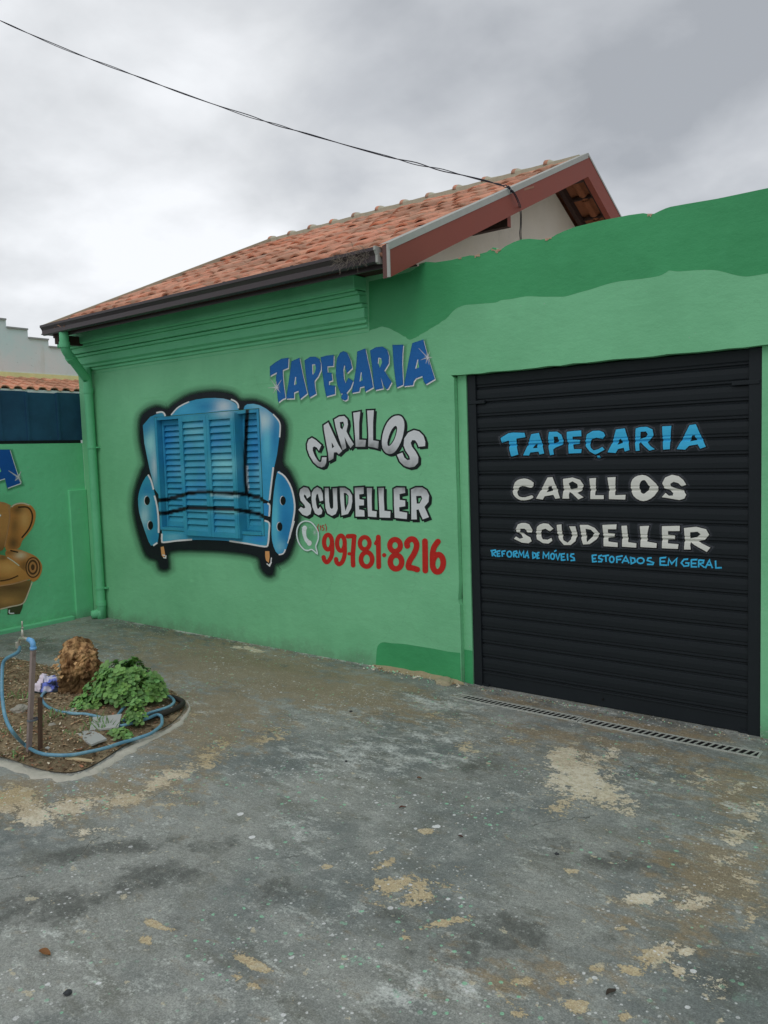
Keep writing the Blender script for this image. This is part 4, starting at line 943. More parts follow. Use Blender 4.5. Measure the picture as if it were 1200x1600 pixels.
silver_word([
    Dc + (smooth_loop([(100,640),(125,570),(175,540),(230,570),(325,655),(285,740),(250,690),(215,675),(190,690),(190,740),(225,830),(270,900),(305,925),(325,905),(335,845),(405,845),(400,930),(375,985),(330,1003),(270,985),(200,920),(140,820),(105,720)], 1), []),
    Dc + ([(360,345),(430,300),(520,500),(585,640),(650,745),(597,797),(560,765),(520,770),(512,865),(440,905),(430,780),(400,620),(365,420)], [[(485,612),(525,680),(490,705)]]),
    Dc + ([(525,255),(600,210),(680,200),(730,250),(740,330),(715,440),(760,530),(830,640),(780,700),(740,640),(685,525),(712,700),(655,735),(640,680),(590,520),(550,380)], [[(612,295),(668,288),(680,340),(652,412),(622,385)]]),
    Dc + ([(822,150),(932,130),(915,300),(915,570),(1020,575),(1010,680),(860,680),(850,500),(835,300)], []),
    Ec + ([(140,15),(245,10),(232,200),(232,480),(320,495),(310,610),(240,590),(155,575),(160,400),(150,200)], []),
    Ec + (smooth_loop([(600,95),(660,100),(705,150),(722,240),(705,380),(660,520),(590,640),(520,690),(440,680),(380,600),(370,480),(395,340),(450,210),(530,120)], 2), [smooth_loop([(585,252),(608,290),(598,370),(560,480),(500,560),(465,565),(455,510),(480,410),(530,300)], 2)]),
    Ec + (smooth_loop([(870,320),(950,340),(1020,410),(1048,500),(1045,570),(945,580),(925,530),(890,480),(845,475),(820,520),(840,580),(900,660),(940,740),(935,830),(880,890),(800,905),(720,880),(650,810),(605,705),(690,670),(720,750),(770,790),(810,780),(800,730),(740,640),(710,560),(720,450),(780,360)], 1), [])],
    False, 'silver word CARLLOS arched with black outline on the green wall', (32, 28))
silver_word([
    Fc_ + ([(80,220),(95,150),(150,110),(215,125),(250,190),(255,250),(200,290),(185,245),(155,225),(150,260),(190,320),(250,380),(270,450),(255,530),(200,565),(130,540),(65,465),(105,420),(150,445),(175,430),(160,390),(100,320)], []),
    Fc_ + ([(275,200),(310,140),(360,110),(415,140),(445,210),(452,320),(400,335),(385,280),(370,215),(345,230),(335,300),(345,380),(365,450),(385,445),(405,415),(440,475),(430,530),(380,550),(325,520),(285,420),(270,300)], []),
    Fc_ + ([(478,125),(535,125),(540,200),(545,330),(560,430),(590,455),(610,430),(610,300),(600,130),(670,125),(672,300),(680,450),(650,530),(590,560),(520,520),(490,440),(480,280)], []),
    Fc_ + ([(712,120),(790,120),(860,165),(905,240),(908,330),(890,440),(840,530),(740,555),(735,450),(720,300)], [[(775,200),(815,205),(850,250),(845,360),(800,485),(785,400),(780,300)]]),
    Fc_ + ([(945,120),(1085,110),(1085,215),(1015,225),(1020,300),(1090,310),(1090,395),(1010,400),(1015,460),(1095,475),(1100,570),(960,570),(955,400),(950,250)], []),
    Gc + ([(135,225),(215,225),(210,400),(215,580),(290,590),(285,680),(155,670),(145,500),(140,350)], []),
    Gc + ([(315,225),(400,222),(400,400),(410,580),(505,590),(500,690),(335,685),(325,450)], []),
    Gc + ([(555,240),(600,215),(730,220),(735,300),(645,320),(650,410),(735,420),(735,510),(640,525),(645,590),(765,610),(760,710),(570,690),(560,500)], []),
    Gc + ([(825,250),(900,215),(1000,215),(1070,260),(1108,340),(1100,440),(1035,520),(1070,600),(1105,680),(1010,715),(980,650),(945,560),(910,565),(918,715),(830,715),(830,500)], [[(905,350),(985,345),(1000,390),(960,465),(915,470)]])],
    True, 'silver word SCUDELLER with black outline on the green wall', (32, 32))

# telephone number and the round speech bubble with a handset
b = Brush(on_shop, 455, 805, 10)
def num(strokes, w, soft=5, col=RED):
    for s in strokes: b.round_line(s, w, col, soft)
DR_ = RED
b.ring((576, 420), 62, 114, 31, DR_, 5); num([[(641, 440), (643, 560), (622, 660), (565, 733), (522, 705), (507, 655)]], 31)
b.ring((778, 437), 60, 118, 31, DR_, 5); num([[(836, 450), (838, 600), (805, 720), (752, 765), (712, 735), (702, 685)]], 31)
num([[(888, 330), (950, 326), (988, 330)], [(986, 330), (975, 480), (965, 640), (970, 782)]], 33); num([[(905, 602), (960, 605)]], 22)
b.ring((1150, 437), 76, 95, 31, DR_, 5); b.ring((1180, 690), 88, 112, 34, DR_, 5)
b.at(580, 810, 10)
num([[(113, 292), (115, 500), (120, 755)]], 35); num([[(72, 392), (105, 330)]], 24); b.dot((205, 573), 30, DR_, 6)
b.ring((375, 422), 83, 93, 38, DR_, 5); b.ring((390, 680), 90, 108, 40, DR_, 5)
num([[(566, 430), (562, 380), (605, 330), (665, 328), (708, 385), (708, 460), (668, 560), (605, 660), (582, 745)], [(590, 768), (650, 775), (722, 798)]], 42)
num([[(842, 355), (845, 500), (848, 815)]], 42); b.ring((1045, 700), 83, 135, 42, DR_, 5, rot=0.08); num([[(1045, 362), (985, 450), (962, 560), (962, 680)]], 42)
b.at(455, 805, 10)
for s in ([(430, 138), (416, 195), (432, 255)], [(452, 178), (462, 164), (464, 234)], [(518, 160), (490, 163), (488, 192), (514, 198), (512, 228), (486, 234)], [(534, 136), (554, 190), (546, 250)]): b.line(smooth_loop(s, 2, False), 4, RED, 3, 1.0)
part_paint(b, 'painted_number', 'red phone number (15) 99781·8216 on the green wall')
b = Brush(on_shop, 455, 805, 10); WB = A(165, 190, 176)
bub = smooth_loop([(245, 92), (310, 110), (370, 170), (420, 260), (425, 360), (400, 440), (385, 495), (410, 603), (327, 535), (260, 552), (200, 532), (130, 450), (92, 340), (92, 230), (130, 140), (190, 98)], 3)
b.glow((262, 320), 200, 260, A(70, 125, 92), 0.35)
b.line(bub, 6, DG, 22, 0.35, closed=True, shift=(14, 16)); b.line(bub, 8, WB, 5, 1, closed=True)
b.glow((370, 270), 45, 75, A(160, 190, 170), 0.7); b.glow((300, 190), 60, 50, A(150, 185, 165), 0.35)
b.line(smooth_loop([(208, 190), (205, 280), (232, 375), (290, 440)], 4, False), [36, 34, 32, 30, 28, 26, 24, 24, 26, 28, 30, 30, 30], A(168, 184, 176), 5)
b.dot((212, 200), 33, A(168, 184, 176), 5, ry=36); b.dot((285, 435), 36, A(172, 186, 178), 5, ry=40)
part_paint(b, 'painted_bubble', 'white speech bubble outline with a telephone handset')

# ================================================================== THE ARMCHAIR MURAL AND ITS LOUVRED WINDOW
S_ = (200, 590, 4.2857)
def seg_d(x, y, pts):
    best = np.full(np.shape(x), 1e9)
    for (x0, y0), (x1, y1) in zip(pts[:-1], pts[1:]):
        dx, dy = x1 - x0, y1 - y0; tt = np.clip(((x - x0) * dx + (y - y0) * dy) / (dx * dx + dy * dy), 0, 1)
        best = np.minimum(best, np.hypot(x - x0 - tt * dx, y - y0 - tt * dy))
    return best
STR1 = [(195,820),(260,816),(330,798),(400,777),(470,765),(560,766),(650,770),(740,776),(800,785),(870,802),(950,838)]
STR2 = [(195,908),(270,905),(340,887),(400,873),(520,872),(640,876),(720,886),(800,896),(860,907),(950,948)]
STR3 = [(800,200),(795,300),(790,400),(786,500),(785,600),(788,690),(795,765)]
TEAL, DEEP, PALE = A(40, 116, 138), A(24, 100, 152), A(116, 176, 192)
def mural(P):
    """the sprayed colours that run over wall and shutters alike; P world points (n,3)"""
    x, y = px_of(P); x = (x - 200) * 4.2857; y = (y - 590) * 4.2857
    col = np.tile(np.array(TEAL), (len(x), 1))
    def blend(m, c): col[:] = col * (1 - m[:, None]) + np.array(c) * m[:, None]
    g = lambda cx, cy, rx, ry: np.exp(-((x - cx) / rx) ** 2 - ((y - cy) / ry) ** 2)
    blend(0.75 * g(850, 450, 60, 260), DEEP); blend(0.7 * g(270, 430, 60, 200), DEEP); blend(0.55 * g(420, 760, 90, 60), DEEP); blend(0.4 * g(600, 420, 60, 80), DEEP)
    blend(0.55 * g(650, 590, 90, 70), PALE); blend(0.3 * g(450, 350, 60, 60), PALE); blend(0.35 * g(340, 620, 50, 40), A(90, 150, 190)); blend(0.3 * g(880, 640, 40, 90), PALE)
    blend(0.6 * g(640, 225, 60, 40), A(170, 190, 205)); blend(0.5 * g(690, 900, 120, 15), PALE)
    blend(np.clip(1.0 - (seg_d(x, y, STR1 ) - 5) / 9, 0, 1) * 0 , DEEP)
    nz = np.array([noise.noise((a / 90, b_ / 90, 1.0)) for a, b_ in zip(x, y)]); blend(np.clip(nz * 0.5, 0, 0.35), DEEP); blend(np.clip(-nz * 0.4, 0, 0.25), A(60, 140, 165))
    d1 = seg_d(x, y, [(a, b_ + 17) for a, b_ in STR1[5:8]]); blend(np.clip((13 - d1) / 6, 0, 1) * 0.55, A(150, 180, 195))
    for st, w in ((STR1, 11), (STR2, 11), (STR3, 10)):
        d = seg_d(x, y, st); blend(np.clip((w + 5 - d) / 5, 0, 1), A(8, 13, 18))
    d = seg_d(x, y, [(798, 590), (802, 700), (808, 755)]); blend(np.clip((6 - d) / 3, 0, 1) * 0.8, A(170, 180, 190))
    return np.concatenate([np.clip(col, 0.002, 0.9), np.ones((len(x), 1))], 1)
t = NT('sprayed_shutter_paint'); n = t.n.new('ShaderNodeAttribute'); n.attribute_name = 'paint'
c = t.mix(0.18, n.outputs['Color'], t.mix(t.noise(25, 5, 0.65), (0, 0, 0), (0.9, 0.9, 0.9)), 'OVERLAY'); t.bump(t.noise(50, 3, 0.6), 0.15, 0.003)
M['shutter'] = t.done(c, 0.42, 0.4)
def painted_box(m, x0, x1, y0, y1, z0, z1, s=0.014):
    """a timber with a fine enough surface to take the sprayed pattern"""
    def face(o, u, v):
        o, u, v = Vector(o), Vector(u), Vector(v); nu = max(1, round(u.length / s)); nv = max(1, round(v.length / s))
        V = [o + u * (i / nu) + v * (j / nv) for j in range(nv + 1) for i in range(nu + 1)]
        m.add(V, [(j * (nu + 1) + i, j * (nu + 1) + i + 1, (j + 1) * (nu + 1) + i + 1, (j + 1) * (nu + 1) + i) for j in range(nv) for i in range(nu)])
    X, Y, Z = x1 - x0, y1 - y0, z1 - z0
    face((x0, y0, z0), (X, 0, 0), (0, 0, Z)); face((x1, y0, z0), (0, Y, 0), (0, 0, Z)); face((x0, y1, z0), (0, -Y, 0), (0, 0, Z)); face((x0, y0, z1), (X, 0, 0), (0, Y, 0)); face((x0, y1, z0), (X, 0, 0), (0, -Y, 0))
def colour(m):
    m.c = [tuple(r) for r in mural(np.array(m.v))]; return m
window = MB().box(WX0 + 0.001, WX1 - 0.001, 0.17, 0.19, WZ0 + 0.001, WZ1 - 0.001).obj('louvred_window', plain('dark_inside', A(14, 22, 28), 0.8), shop)
window['label'] = 'real louvred shutters forming the back of the painted blue armchair'
m = MB()                                             # frame lining the opening
painted_box(m, WX0 + 0.002, WX0 + 0.035, -0.004, 0.16, WZ0 + 0.002, WZ1 - 0.002); painted_box(m, WX1 - 0.030, WX1 - 0.002, -0.004, 0.16, WZ0 + 0.002, WZ1 - 0.002)
painted_box(m, WX0 + 0.036, WX1 - 0.031, 0.0, 0.16, WZ1 - 0.032, WZ1 - 0.002); painted_box(m, WX0 + 0.036, WX1 - 0.031, -0.012, 0.16, WZ0 + 0.002, WZ0 + 0.03)
colour(m).obj('window_frame', M['shutter'], window)
NL = 17
def leaf(x0, x1, yf, z0, z1, st=0.045, top_r=0.05, bot_r=0.05, th=0.035):
    m = MB()
    painted_box(m, x0, x0 + st, yf, yf + th, z0, z1); painted_box(m, x1 - st, x1, yf, yf + th, z0, z1)
    painted_box(m, x0 + st + .0005, x1 - st - .0005, yf + .001, yf + th, z1 - top_r, z1); painted_box(m, x0 + st + .0005, x1 - st - .0005, yf + .001, yf + th, z0, z0 + bot_r)
    colour(m); f = m.obj('shutter_leaf', M['shutter'], window)
    zz0, zz1 = z0 + bot_r, z1 - top_r; p = (zz1 - zz0) / NL
    for k in range(NL):
        zc = zz0 + (k + 0.5) * p; m = MB(); nu = max(6, int((x1 - x0 - 2 * st) / 0.011)); rows = [(0.000, -0.5), (0.004, -0.44), (0.012, -0.1), (0.02, 0.2), (0.028, 0.52)]
        V = []
        for (dy, dz) in rows:
            for i in range(nu + 1): V.append((x0 + st + 0.001 + (x1 - x0 - 2 * st - 0.002) * i / nu, yf + 0.003 + dy, zc + dz * p * 0.98))
        for i in range(nu + 1): V.append((V[i][0], yf + 0.010, V[i][2] - 0.001))
        n_ = nu + 1; R_ = len(rows)
        Fq = [(r * n_ + i, r * n_ + i + 1, (r + 1) * n_ + i + 1, (r + 1) * n_ + i) for r in range(R_ - 1) for i in range(nu)] + [(R_ * n_ + i, R_ * n_ + i + 1, i + 1, i) for i in range(nu)]
        m.add(V, Fq); colour(m); m.obj('louver', M['shutter'], window)
    MB().box(x0 + st, x1 - st, yf + th - 0.002, yf + th, z0 + bot_r, z1 - top_r).obj('shutter_back', plain('shade_inside', A(20, 50, 66), 0.8), window)
SY = 0.055; CY = -0.045
leaf(WX0 + 0.04, -6.475, SY, WZ0 + 0.034, WZ1 - 0.036, 0.03)
leaf(-5.655, WX1 - 0.033, SY, WZ0 + 0.034, WZ1 - 0.036, 0.03)
leaf(-6.472, -6.063, CY, WZ0 - 0.035, WZ1 - 0.02, 0.042)
leaf(-6.060, -5.672, CY, WZ0 - 0.035, WZ1 - 0.02, 0.042)
m = MB(); painted_box(m, -5.6715, -5.6565, CY + 0.004, SY + 0.03, WZ0 - 0.035, WZ1 - 0.02); colour(m).obj('shutter_return', M['shutter'], window)
m = MB(); painted_box(m, -6.488, -6.4735, CY + 0.004, SY + 0.03, WZ0 - 0.035, WZ1 - 0.02); colour(m).obj('shutter_return', M['shutter'], window)

b = Brush(on_shop, *S_, off=0.0010)
BK = A(12, 16, 22)
whole = [(242, 250), (205, 268)]
halo = smooth_loop([(75,300),(100,235),(180,192),(258,208),(310,170),(420,110),(580,88),(700,108),(758,150),(860,152),(960,200),(1050,285),(1062,390),(1040,560),(1090,640),(1140,760),(1152,900),(1130,1060),(1090,1190),(1040,1240),(990,1260),(975,1325),(935,1325),(900,1280),(872,1205),(700,1172),(500,1160),(275,1168),(262,1280),(212,1285),(190,1230),(120,1195),(70,1060),(36,900),(44,760),(90,620),(108,570),(78,420)], 3)
hole_px = [px_of(p) for p in ((WX0 - .002, 0, WZ0 - .002), (WX1 + .002, 0, WZ0 - .002), (WX1 + .002, 0, WZ1 + .002), (WX0 - .002, 0, WZ1 + .002))]
hole_c = [((a - 200) * 4.2857, (b_ - 590) * 4.2857) for a, b_ in hole_px]
hc = (590, 690)
halo = [(hc[0] + (x - hc[0]) * .982, hc[1] + (y - hc[1]) * .985) for x, y in halo]
b.line(halo, 0, BK, 60, 0.45, closed=True, inner=0)
b.line(halo, 0, BK, 26, 0.7, closed=True, inner=0)
b.fill(halo, BK, [hole_c])
def blue_shape(poly, base=TEAL, holes=(), hl=(), edge=None, n=3):
    poly = smooth_loop(poly, n) if n > 1 else poly
    def cf(x, y):
        c = base
        for (cx, cy, rx, ry, cc, a) in hl:
            c = mixc(c, cc, a * math.exp(-((x - cx) / rx) ** 2 - ((y - cy) / ry) ** 2))
        return c
    b.fill(poly, cf, holes, step=22)
def clip_hole(poly): return poly
LB, DB = A(128, 190, 204), A(24, 92, 136)
# the painted shapes stop at the window's edge, so each is laid only on the plaster around it
blue_shape([(100,320),(150,262),(230,230),(250,262),(hole_c[3][0] - 1, hole_c[3][1] - 2),(hole_c[3][0] - 1, hole_c[3][1] + 2),((hole_c[3][0] + hole_c[0][0]) / 2 - 1, 600),(hole_c[0][0] - 1, 800),(178,745),(142,600),(110,440)], TEAL, hl=[(190, 290, 60, 40, DB, .7), (150, 440, 40, 90, LB, .8), (175, 600, 22, 100, A(170, 205, 215), .6), (120, 340, 30, 50, DB, .6)], n=1)
tl, tr = hole_c[3], hole_c[2]
tx = lambda x: tl[1] + (tr[1] - tl[1]) * (x - tl[0]) / (tr[0] - tl[0]) - 1.5
blue_shape([(285, tx(285)), (330,200),(370,178),(410,160),(460,146),(520,138),(580,136),(640,140),(685,152),(720,172),(740,196),(741, tx(741))], A(44, 122, 152), hl=[(640, 195, 60, 50, A(176, 206, 214), .75), (520, 190, 70, 30, DB, .6), (380, 220, 60, 40, A(60, 140, 170), .6)], n=1)
rx_ = lambda y: tr[0] + (hole_c[1][0] - tr[0]) * (y - tr[1]) / (hole_c[1][1] - tr[1]) + 2
blue_shape([(775, tx(775)),(782,190),(800,178),(840,175),(880,184),(925,208),(970,242),(1005,285),(1020,315),(1018,370),(1010,430),(998,520),(980,600),(966,690),(958,770),(945,830),(rx_(815), 812),(rx_(700), 700),(rx_(450), 450),(rx_(tr[1]), tr[1] - 2)], A(44, 122, 156), hl=[(910, 290, 60, 70, A(165, 195, 208), .8), (930, 440, 25, 120, A(90, 165, 190), .6), (990, 380, 30, 160, DB, .8), (850, 190, 50, 20, LB, .4)], n=1)
blue_shape([(135,650),(155,690),(172,745),(192,840),(205,930),(207,1010),(200,1100),(155,1125),(125,1060),(98,980),(75,900),(68,810),(80,750),(102,695)], TEAL, hl=[(110, 930, 30, 70, A(150, 185, 200), .7), (130, 760, 40, 50, DB, .7), (120, 830, 30, 40, LB, .4), (180, 1080, 30, 50, DB, .6), (190, 900, 14, 120, DB, .6)], n=2)
blue_shape([(1000,630),(1030,640),(1060,668),(1098,745),(1118,860),(1108,950),(1095,1030),(1060,1150),(1025,1185),(990,1165),(965,1090),(962,1000),(968,880),(978,760)], A(34, 110, 150), hl=[(985, 950, 26, 200, A(86, 165, 185), .75), (1060, 1000, 40, 140, DB, .8), (1020, 1130, 30, 40, LB, .4), (1050, 700, 30, 60, DB, .6)], n=2)
bl, br2 = hole_c[0], hole_c[1]
bx = lambda x: bl[1] + (br2[1] - bl[1]) * (x - bl[0]) / (br2[0] - bl[0]) + 2
blue_shape([(228, bx(228)), (400, bx(400)), (600, bx(600)), (800, bx(800)), (rx_(1040) , bx(905)), (rx_(965), 965), (940, 962), (947, 985), (944, 1050), (938, 1110), (918, 1128), (800, 1110), (650, 1092), (520, 1086), (430, 1086), (330, 1092), (240, 1104), (228, 1085)], A(44, 124, 148), hl=[(500, 1075, 200, 20, DB, .5), (650, 1080, 160, 18, A(50, 116, 160), .6), (300, 1070, 60, 20, LB, .4), (880, 1080, 60, 30, A(40, 100, 165), .6)], n=1)
blue_shape([(rx_(840), 842), (938, 842), (950, 860), (946, 930), (rx_(925), 922)], A(36, 110, 155), n=1)
blue_shape([(205, 838), (hole_c[0][0] - 2, 838), (hole_c[0][0] - 2, 890), (206, 890)], TEAL, n=1)
blue_shape([(212, 925), (hole_c[0][0] - 1, 925), (hole_c[0][0] + 0, bx(232) - 2), (224, 1030)], A(30, 96, 120), n=1)
WHT = A(188, 196, 204)
for s, w in (([(290, 250), (330, 205), (370, 180), (410, 162)], 3), ([(190, 236), (225, 230), (243, 240), (250, 258)], 4), ([(690, 146), (720, 160), (738, 182), (740, 205)], 4),
             ([(972, 245), (1005, 282), (1020, 320), (1016, 400)], 3), ([(974, 600), (962, 700), (948, 820)], 4), ([(135, 650), (156, 690), (172, 750)], 4), ([(178, 790), (195, 860), (205, 950), (206, 1040)], 4),
             ([(1005, 632), (1050, 662), (1095, 740), (1117, 850), (1108, 950), (1080, 1080)], 4), ([(228, 1045), (228, 1090), (240, 1103), (330, 1092), (430, 1085)], 4), ([(680, 1094), (800, 1112), (915, 1131), (938, 1115), (945, 1040), (947, 975), (915, 957)], 4),
             ([(935, 842), (950, 858), (946, 930)], 4), ([(170, 1125), (198, 1105)], 4), ([(1010, 1185), (1040, 1178), (1055, 1150)], 3), ([(1070, 1110), (1095, 1030), (1115, 960)], 2)):
    b.line(smooth_loop(s, 3, False), w, WHT, 3, 0.95)
for (cx, cy) in ((130, 824), (152, 990), (1040, 824), (1018, 998)):
    b.dot((cx - 5, cy - 1), 15, A(190, 200, 208), 3, ry=30); b.dot((cx, cy), 16, A(6, 8, 10), 3, ry=28)
TAN = A(168, 122, 76)
b.fill([(220, 1135), (240, 1130), (246, 1160), (252, 1195), (238, 1205), (226, 1190)], TAN); b.fill([(920, 1162), (948, 1162), (950, 1200), (944, 1240), (926, 1225), (920, 1195)], TAN)
for s in ([(238, 1205), (254, 1208), (256, 1190)], [(962, 1205), (958, 1240), (945, 1255)], [(232, 1188), (250, 1190)], [(930, 1245), (950, 1262), (962, 1235)]): b.line(s, 2.5, A(180, 180, 178), 2)
part_paint(b, 'painted_armchair', 'sprayed blue wing armchair with black halo framing the window')

# ================================================================== LEFT BOUNDARY WALL
lw = thing('boundary_wall', 'low green wall on the left with a painted brown armchair and a blue letter A', 'wall', (XL, -2.0, 0))
LT = 2.0
body = MB().box(XL - 0.15, XL, -7.0, -0.002, -0.05, LT).obj('wall_body', M['green_side'], lw)
a = on_x(106, 766, XL)
o = MB().box(XL - 0.01, XL + 0.028, a[1], -0.003, -0.03, a[2]).obj('plaster_pilaster', M['green_side'], lw); bevel(o, 0.006, 2)
o = MB().box(XL - 0.01, XL + 0.06, -7.0, -0.26, -0.03, 0.045).obj('wall_foot', M['green_trim'], lw); bevel(o, 0.012, 2)
Pc = (0, 680, 5.333)
b = Brush(on_left, *Pc)
Aleft = [(-30, 120), (80, 120), (130, 280), (170, 400), (60, 440), (40, 360), (-38, 385), (-52, 460), (-150, 478), (-95, 300)]
b.line(Aleft, 6, DG, 16, 0.4, closed=True, shift=(14, 12)); b.fill(Aleft, WHT, [[(-25, 330), (-5, 258), (8, 302)]], shift=(7, 6))
b.fill(Aleft, A(14, 66, 128), [[(-22, 328), (-6, 262), (10, 300)]])
b.sparkle((152, 350), [(70, 295), (175, 300), (125, 380), (180, 395)], A(190, 200, 205), 22)
part_paint(b, 'painted_letter', 'blue letter A with white edge', body)
b = Brush(on_left, *Pc)
BR = A(158, 104, 52); BD = A(76, 54, 30); BL_ = A(168, 128, 88)
def chair(mx=None):
    F_ = (lambda p: [(2 * mx - x, y) for x, y in p]) if mx is not None else (lambda p: p)
    def sh(poly, base, hl=(), n=3):
        poly = smooth_loop(F_(poly), n)
        hh = [((2 * mx - h[0]) if mx is not None else h[0],) + tuple(h[1:]) for h in hl]
        def cf(x, y):
            c = base
            for (cx, cy, rx, ry, cc, a_) in hh: c = mixc(c, cc, a_ * math.exp(-((x - cx) / rx) ** 2 - ((y - cy) / ry) ** 2))
            return c
        b.fill(poly, cf, step=18)
    def ln(p, w, c, a_=1, soft=3): b.line(smooth_loop(F_(p), 4, False), w, c, soft, a_)
    sh([(90, 600), (130, 570), (185, 562), (250, 580), (292, 630), (295, 690), (275, 760), (235, 820), (185, 880), (155, 942), (60, 962), (45, 900), (75, 700)], BR, [(150, 620, 60, 40, BD, .85), (110, 900, 50, 60, BD, .9), (205, 700, 40, 80, A(182, 136, 84), .7), (120, 760, 40, 80, A(90, 66, 36), .7)])
    ln([(180, 855), (240, 780), (268, 700), (262, 640), (225, 600), (150, 600)], 5, A(52, 34, 18), .85)
    ln([(95, 598), (130, 575), (185, 566), (245, 582)], 4, A(186, 160, 140), .9)
    sh([(60, 955), (150, 952), (230, 978), (300, 1012), (345, 1070), (348, 1130), (322, 1190), (275, 1222), (235, 1190), (160, 1120), (50, 1010)], BR, [(170, 1000, 50, 30, A(196, 170, 146), .7), (200, 1090, 40, 50, BD, .7), (80, 980, 60, 20, BD, .6)])
    ln([(85, 960), (115, 968), (150, 975)], 4, A(40, 26, 14), .9)
    sh([(-150, 1008), (40, 1003), (120, 1062), (200, 1130), (245, 1185), (200, 1222), (0, 1262), (-150, 1280)], A(152, 104, 52), [(60, 1100, 100, 50, A(176, 132, 76), .8), (0, 1200, 120, 20, BD, .5), (20, 1020, 50, 20, BD, .8)], 2)
    sh([(-150, 1292), (0, 1258), (130, 1232), (262, 1205), (240, 1290), (190, 1400), (90, 1428), (0, 1452), (-150, 1482)], A(104, 78, 44), [(60, 1380, 120, 40, A(146, 108, 60), .8), (100, 1270, 140, 30, BD, .8)], 1)
    sh([(62, 1440), (192, 1402), (185, 1440), (165, 1490), (62, 1496)], A(52, 56, 34), n=1)
    ln([(60, 1018), (110, 1050), (160, 1088)], 3, A(190, 170, 150), .9); ln([(-100, 1275), (0, 1256), (120, 1235), (240, 1200)], 4, A(160, 120, 84), .8); ln([(268, 1225), (235, 1310), (192, 1400), (90, 1428), (0, 1450)], 3.5, A(180, 160, 140), .9)
    ln([(0, 1215), (80, 1200), (150, 1170)], 4, A(60, 40, 20), .8)
    if mx is None: ln([(78, 1455), (78, 1482), (118, 1484)], 3.5, A(190, 196, 190))
    for rx, ry, cc in ((56, 78, A(150, 104, 64)), (40, 60, A(64, 42, 22)), (28, 44, A(146, 98, 56)), (12, 22, A(66, 42, 22))):
        c0 = F_([(272, 1100)])[0]; b.dot(c0, rx, cc, 5, ry=ry, n=22)
    b.ring(F_([(274, 1102)])[0], 58, 82, 3, A(60, 40, 20), 3)
b.glow((-40, 1000), 470, 620, A(60, 92, 50), 0.55, n=32)
chair(-75); chair()
b.fill(smooth_loop([(-235, 600), (-205, 572), (-75, 556), (10, 556), (55, 568), (85, 600), (82, 700), (62, 820), (38, 930), (0, 968), (-75, 975), (-150, 968), (-188, 930), (-232, 700)], 2), lambda x, y: mixc(A(148, 104, 56), BD, min(1, max(0, (y - 800) / 180)) * 0.8), step=22)
b.line(smooth_loop([(70, 585), (80, 680), (62, 800), (38, 930)], 4, False), 4, A(150, 108, 70), 3, 0.9); b.line(smooth_loop([(0, 560), (50, 572), (88, 590)], 3, False), 4, A(158, 112, 72), 3, .8)
b.dot((-2, 668), 8, A(180, 182, 178), 4)
part_paint(b, 'painted_armchair', 'brown leather armchair with scrolled arm', body)

# ---- dark blue sheet metal panels standing on the boundary wall
bluem = NT('dark_blue_sheet_paint'); v = bluem.noise(3, 6, 0.7)
c = bluem.mix(bluem.step(v, .3, .7), A(26, 54, 76), A(32, 66, 90)); c = bluem.mix(bluem.math('MULTIPLY', bluem.step(bluem.noise(10, 6, .75, src=bluem.mapping((1, 1, .4))), .62, .7), .5), c, A(36, 96, 128))
M['sheet'] = bluem.done(c, 0.5, 0.35)
ft = on_x(60, 612, XL)[2] + 0.005
fence = thing('metal_fence', 'dark blue sheet metal fence standing on top of the low green wall', 'fence', (XL - 0.06, -1.0, LT))
ys = [0.12]
for q in (95, 47, 4): ys.append(on_x(q, 650, XL)[1])
while ys[-1] > -6.5: ys.append(ys[-1] - 0.40)
for k, (y1, y0) in enumerate(zip(ys[:-1], ys[1:])):
    mm = MB().box(XL - 0.062, XL - 0.058, y0 + 0.004, y1 - 0.004, LT + 0.035, ft - (0.01 if k % 2 else 0)); mm.obj('sheet_panel', M['sheet'], fence)
for y in ys[1:]:
    MB().box(XL - 0.075, XL - 0.046, y - 0.014, y + 0.014, LT + 0.03, ft - 0.004).obj('fence_rib', M['sheet'], fence)
MB().box(XL - 0.08, XL - 0.03, -7, -0.003, LT + 0.001, LT + 0.035).obj('gap_strip', plain('gap_black', A(14, 16, 20), .6), fence)  # gap under the sheets, its darkness put in as a black strip
# splash of green over the end of the sheet, left by whoever painted the shop
m = MB()
for k in range(26):
    z = LT + 0.05 + k * 0.0185; w = 0.025 + 0.045 * abs(noise.noise((k * 0.45, 2, 0))) + 0.015 * random.random()
    m.box(XL - 0.0575, XL - 0.0568, 0.114 - w, 0.1135, z, z + 0.0188)
m.obj('green_splash', M['green_trim'], fence)

# ================================================================== NEIGHBOUR'S BUILDING
nb = thing('neighbour_building', 'pale weathered building with stepped parapet and yellow band behind the blue fence', 'building', (-14.5, 2.0, 0))
NX = -14.0
t = NT('weathered_whitewash'); v = t.noise(0.7, 6, 0.65)
c = t.mix(t.step(v, .3, .7), A(150, 184, 188, .44), A(166, 188, 186, .44)); c = t.mix(t.math('MULTIPLY', t.step(t.noise(2.2, 6, .7, src=t.mapping((1, 1, .3))), .5, .75), .5), c, A(140, 134, 120, .46))
c = t.mix(t.math('MULTIPLY', t.step(t.noise(12, 5, .7), .62, .7), .5), c, A(110, 112, 108, .46)); M['nb'] = t.done(c, 0.9)
st = [(0, 498.5), (9, 500.5), (9, 511.5), (43, 516), (43, 528.5), (75.5, 532), (75.5, 541.5), (100, 545), (119, 548)]
tp = [on_x(x, y, NX)[1:] for x, y in st]
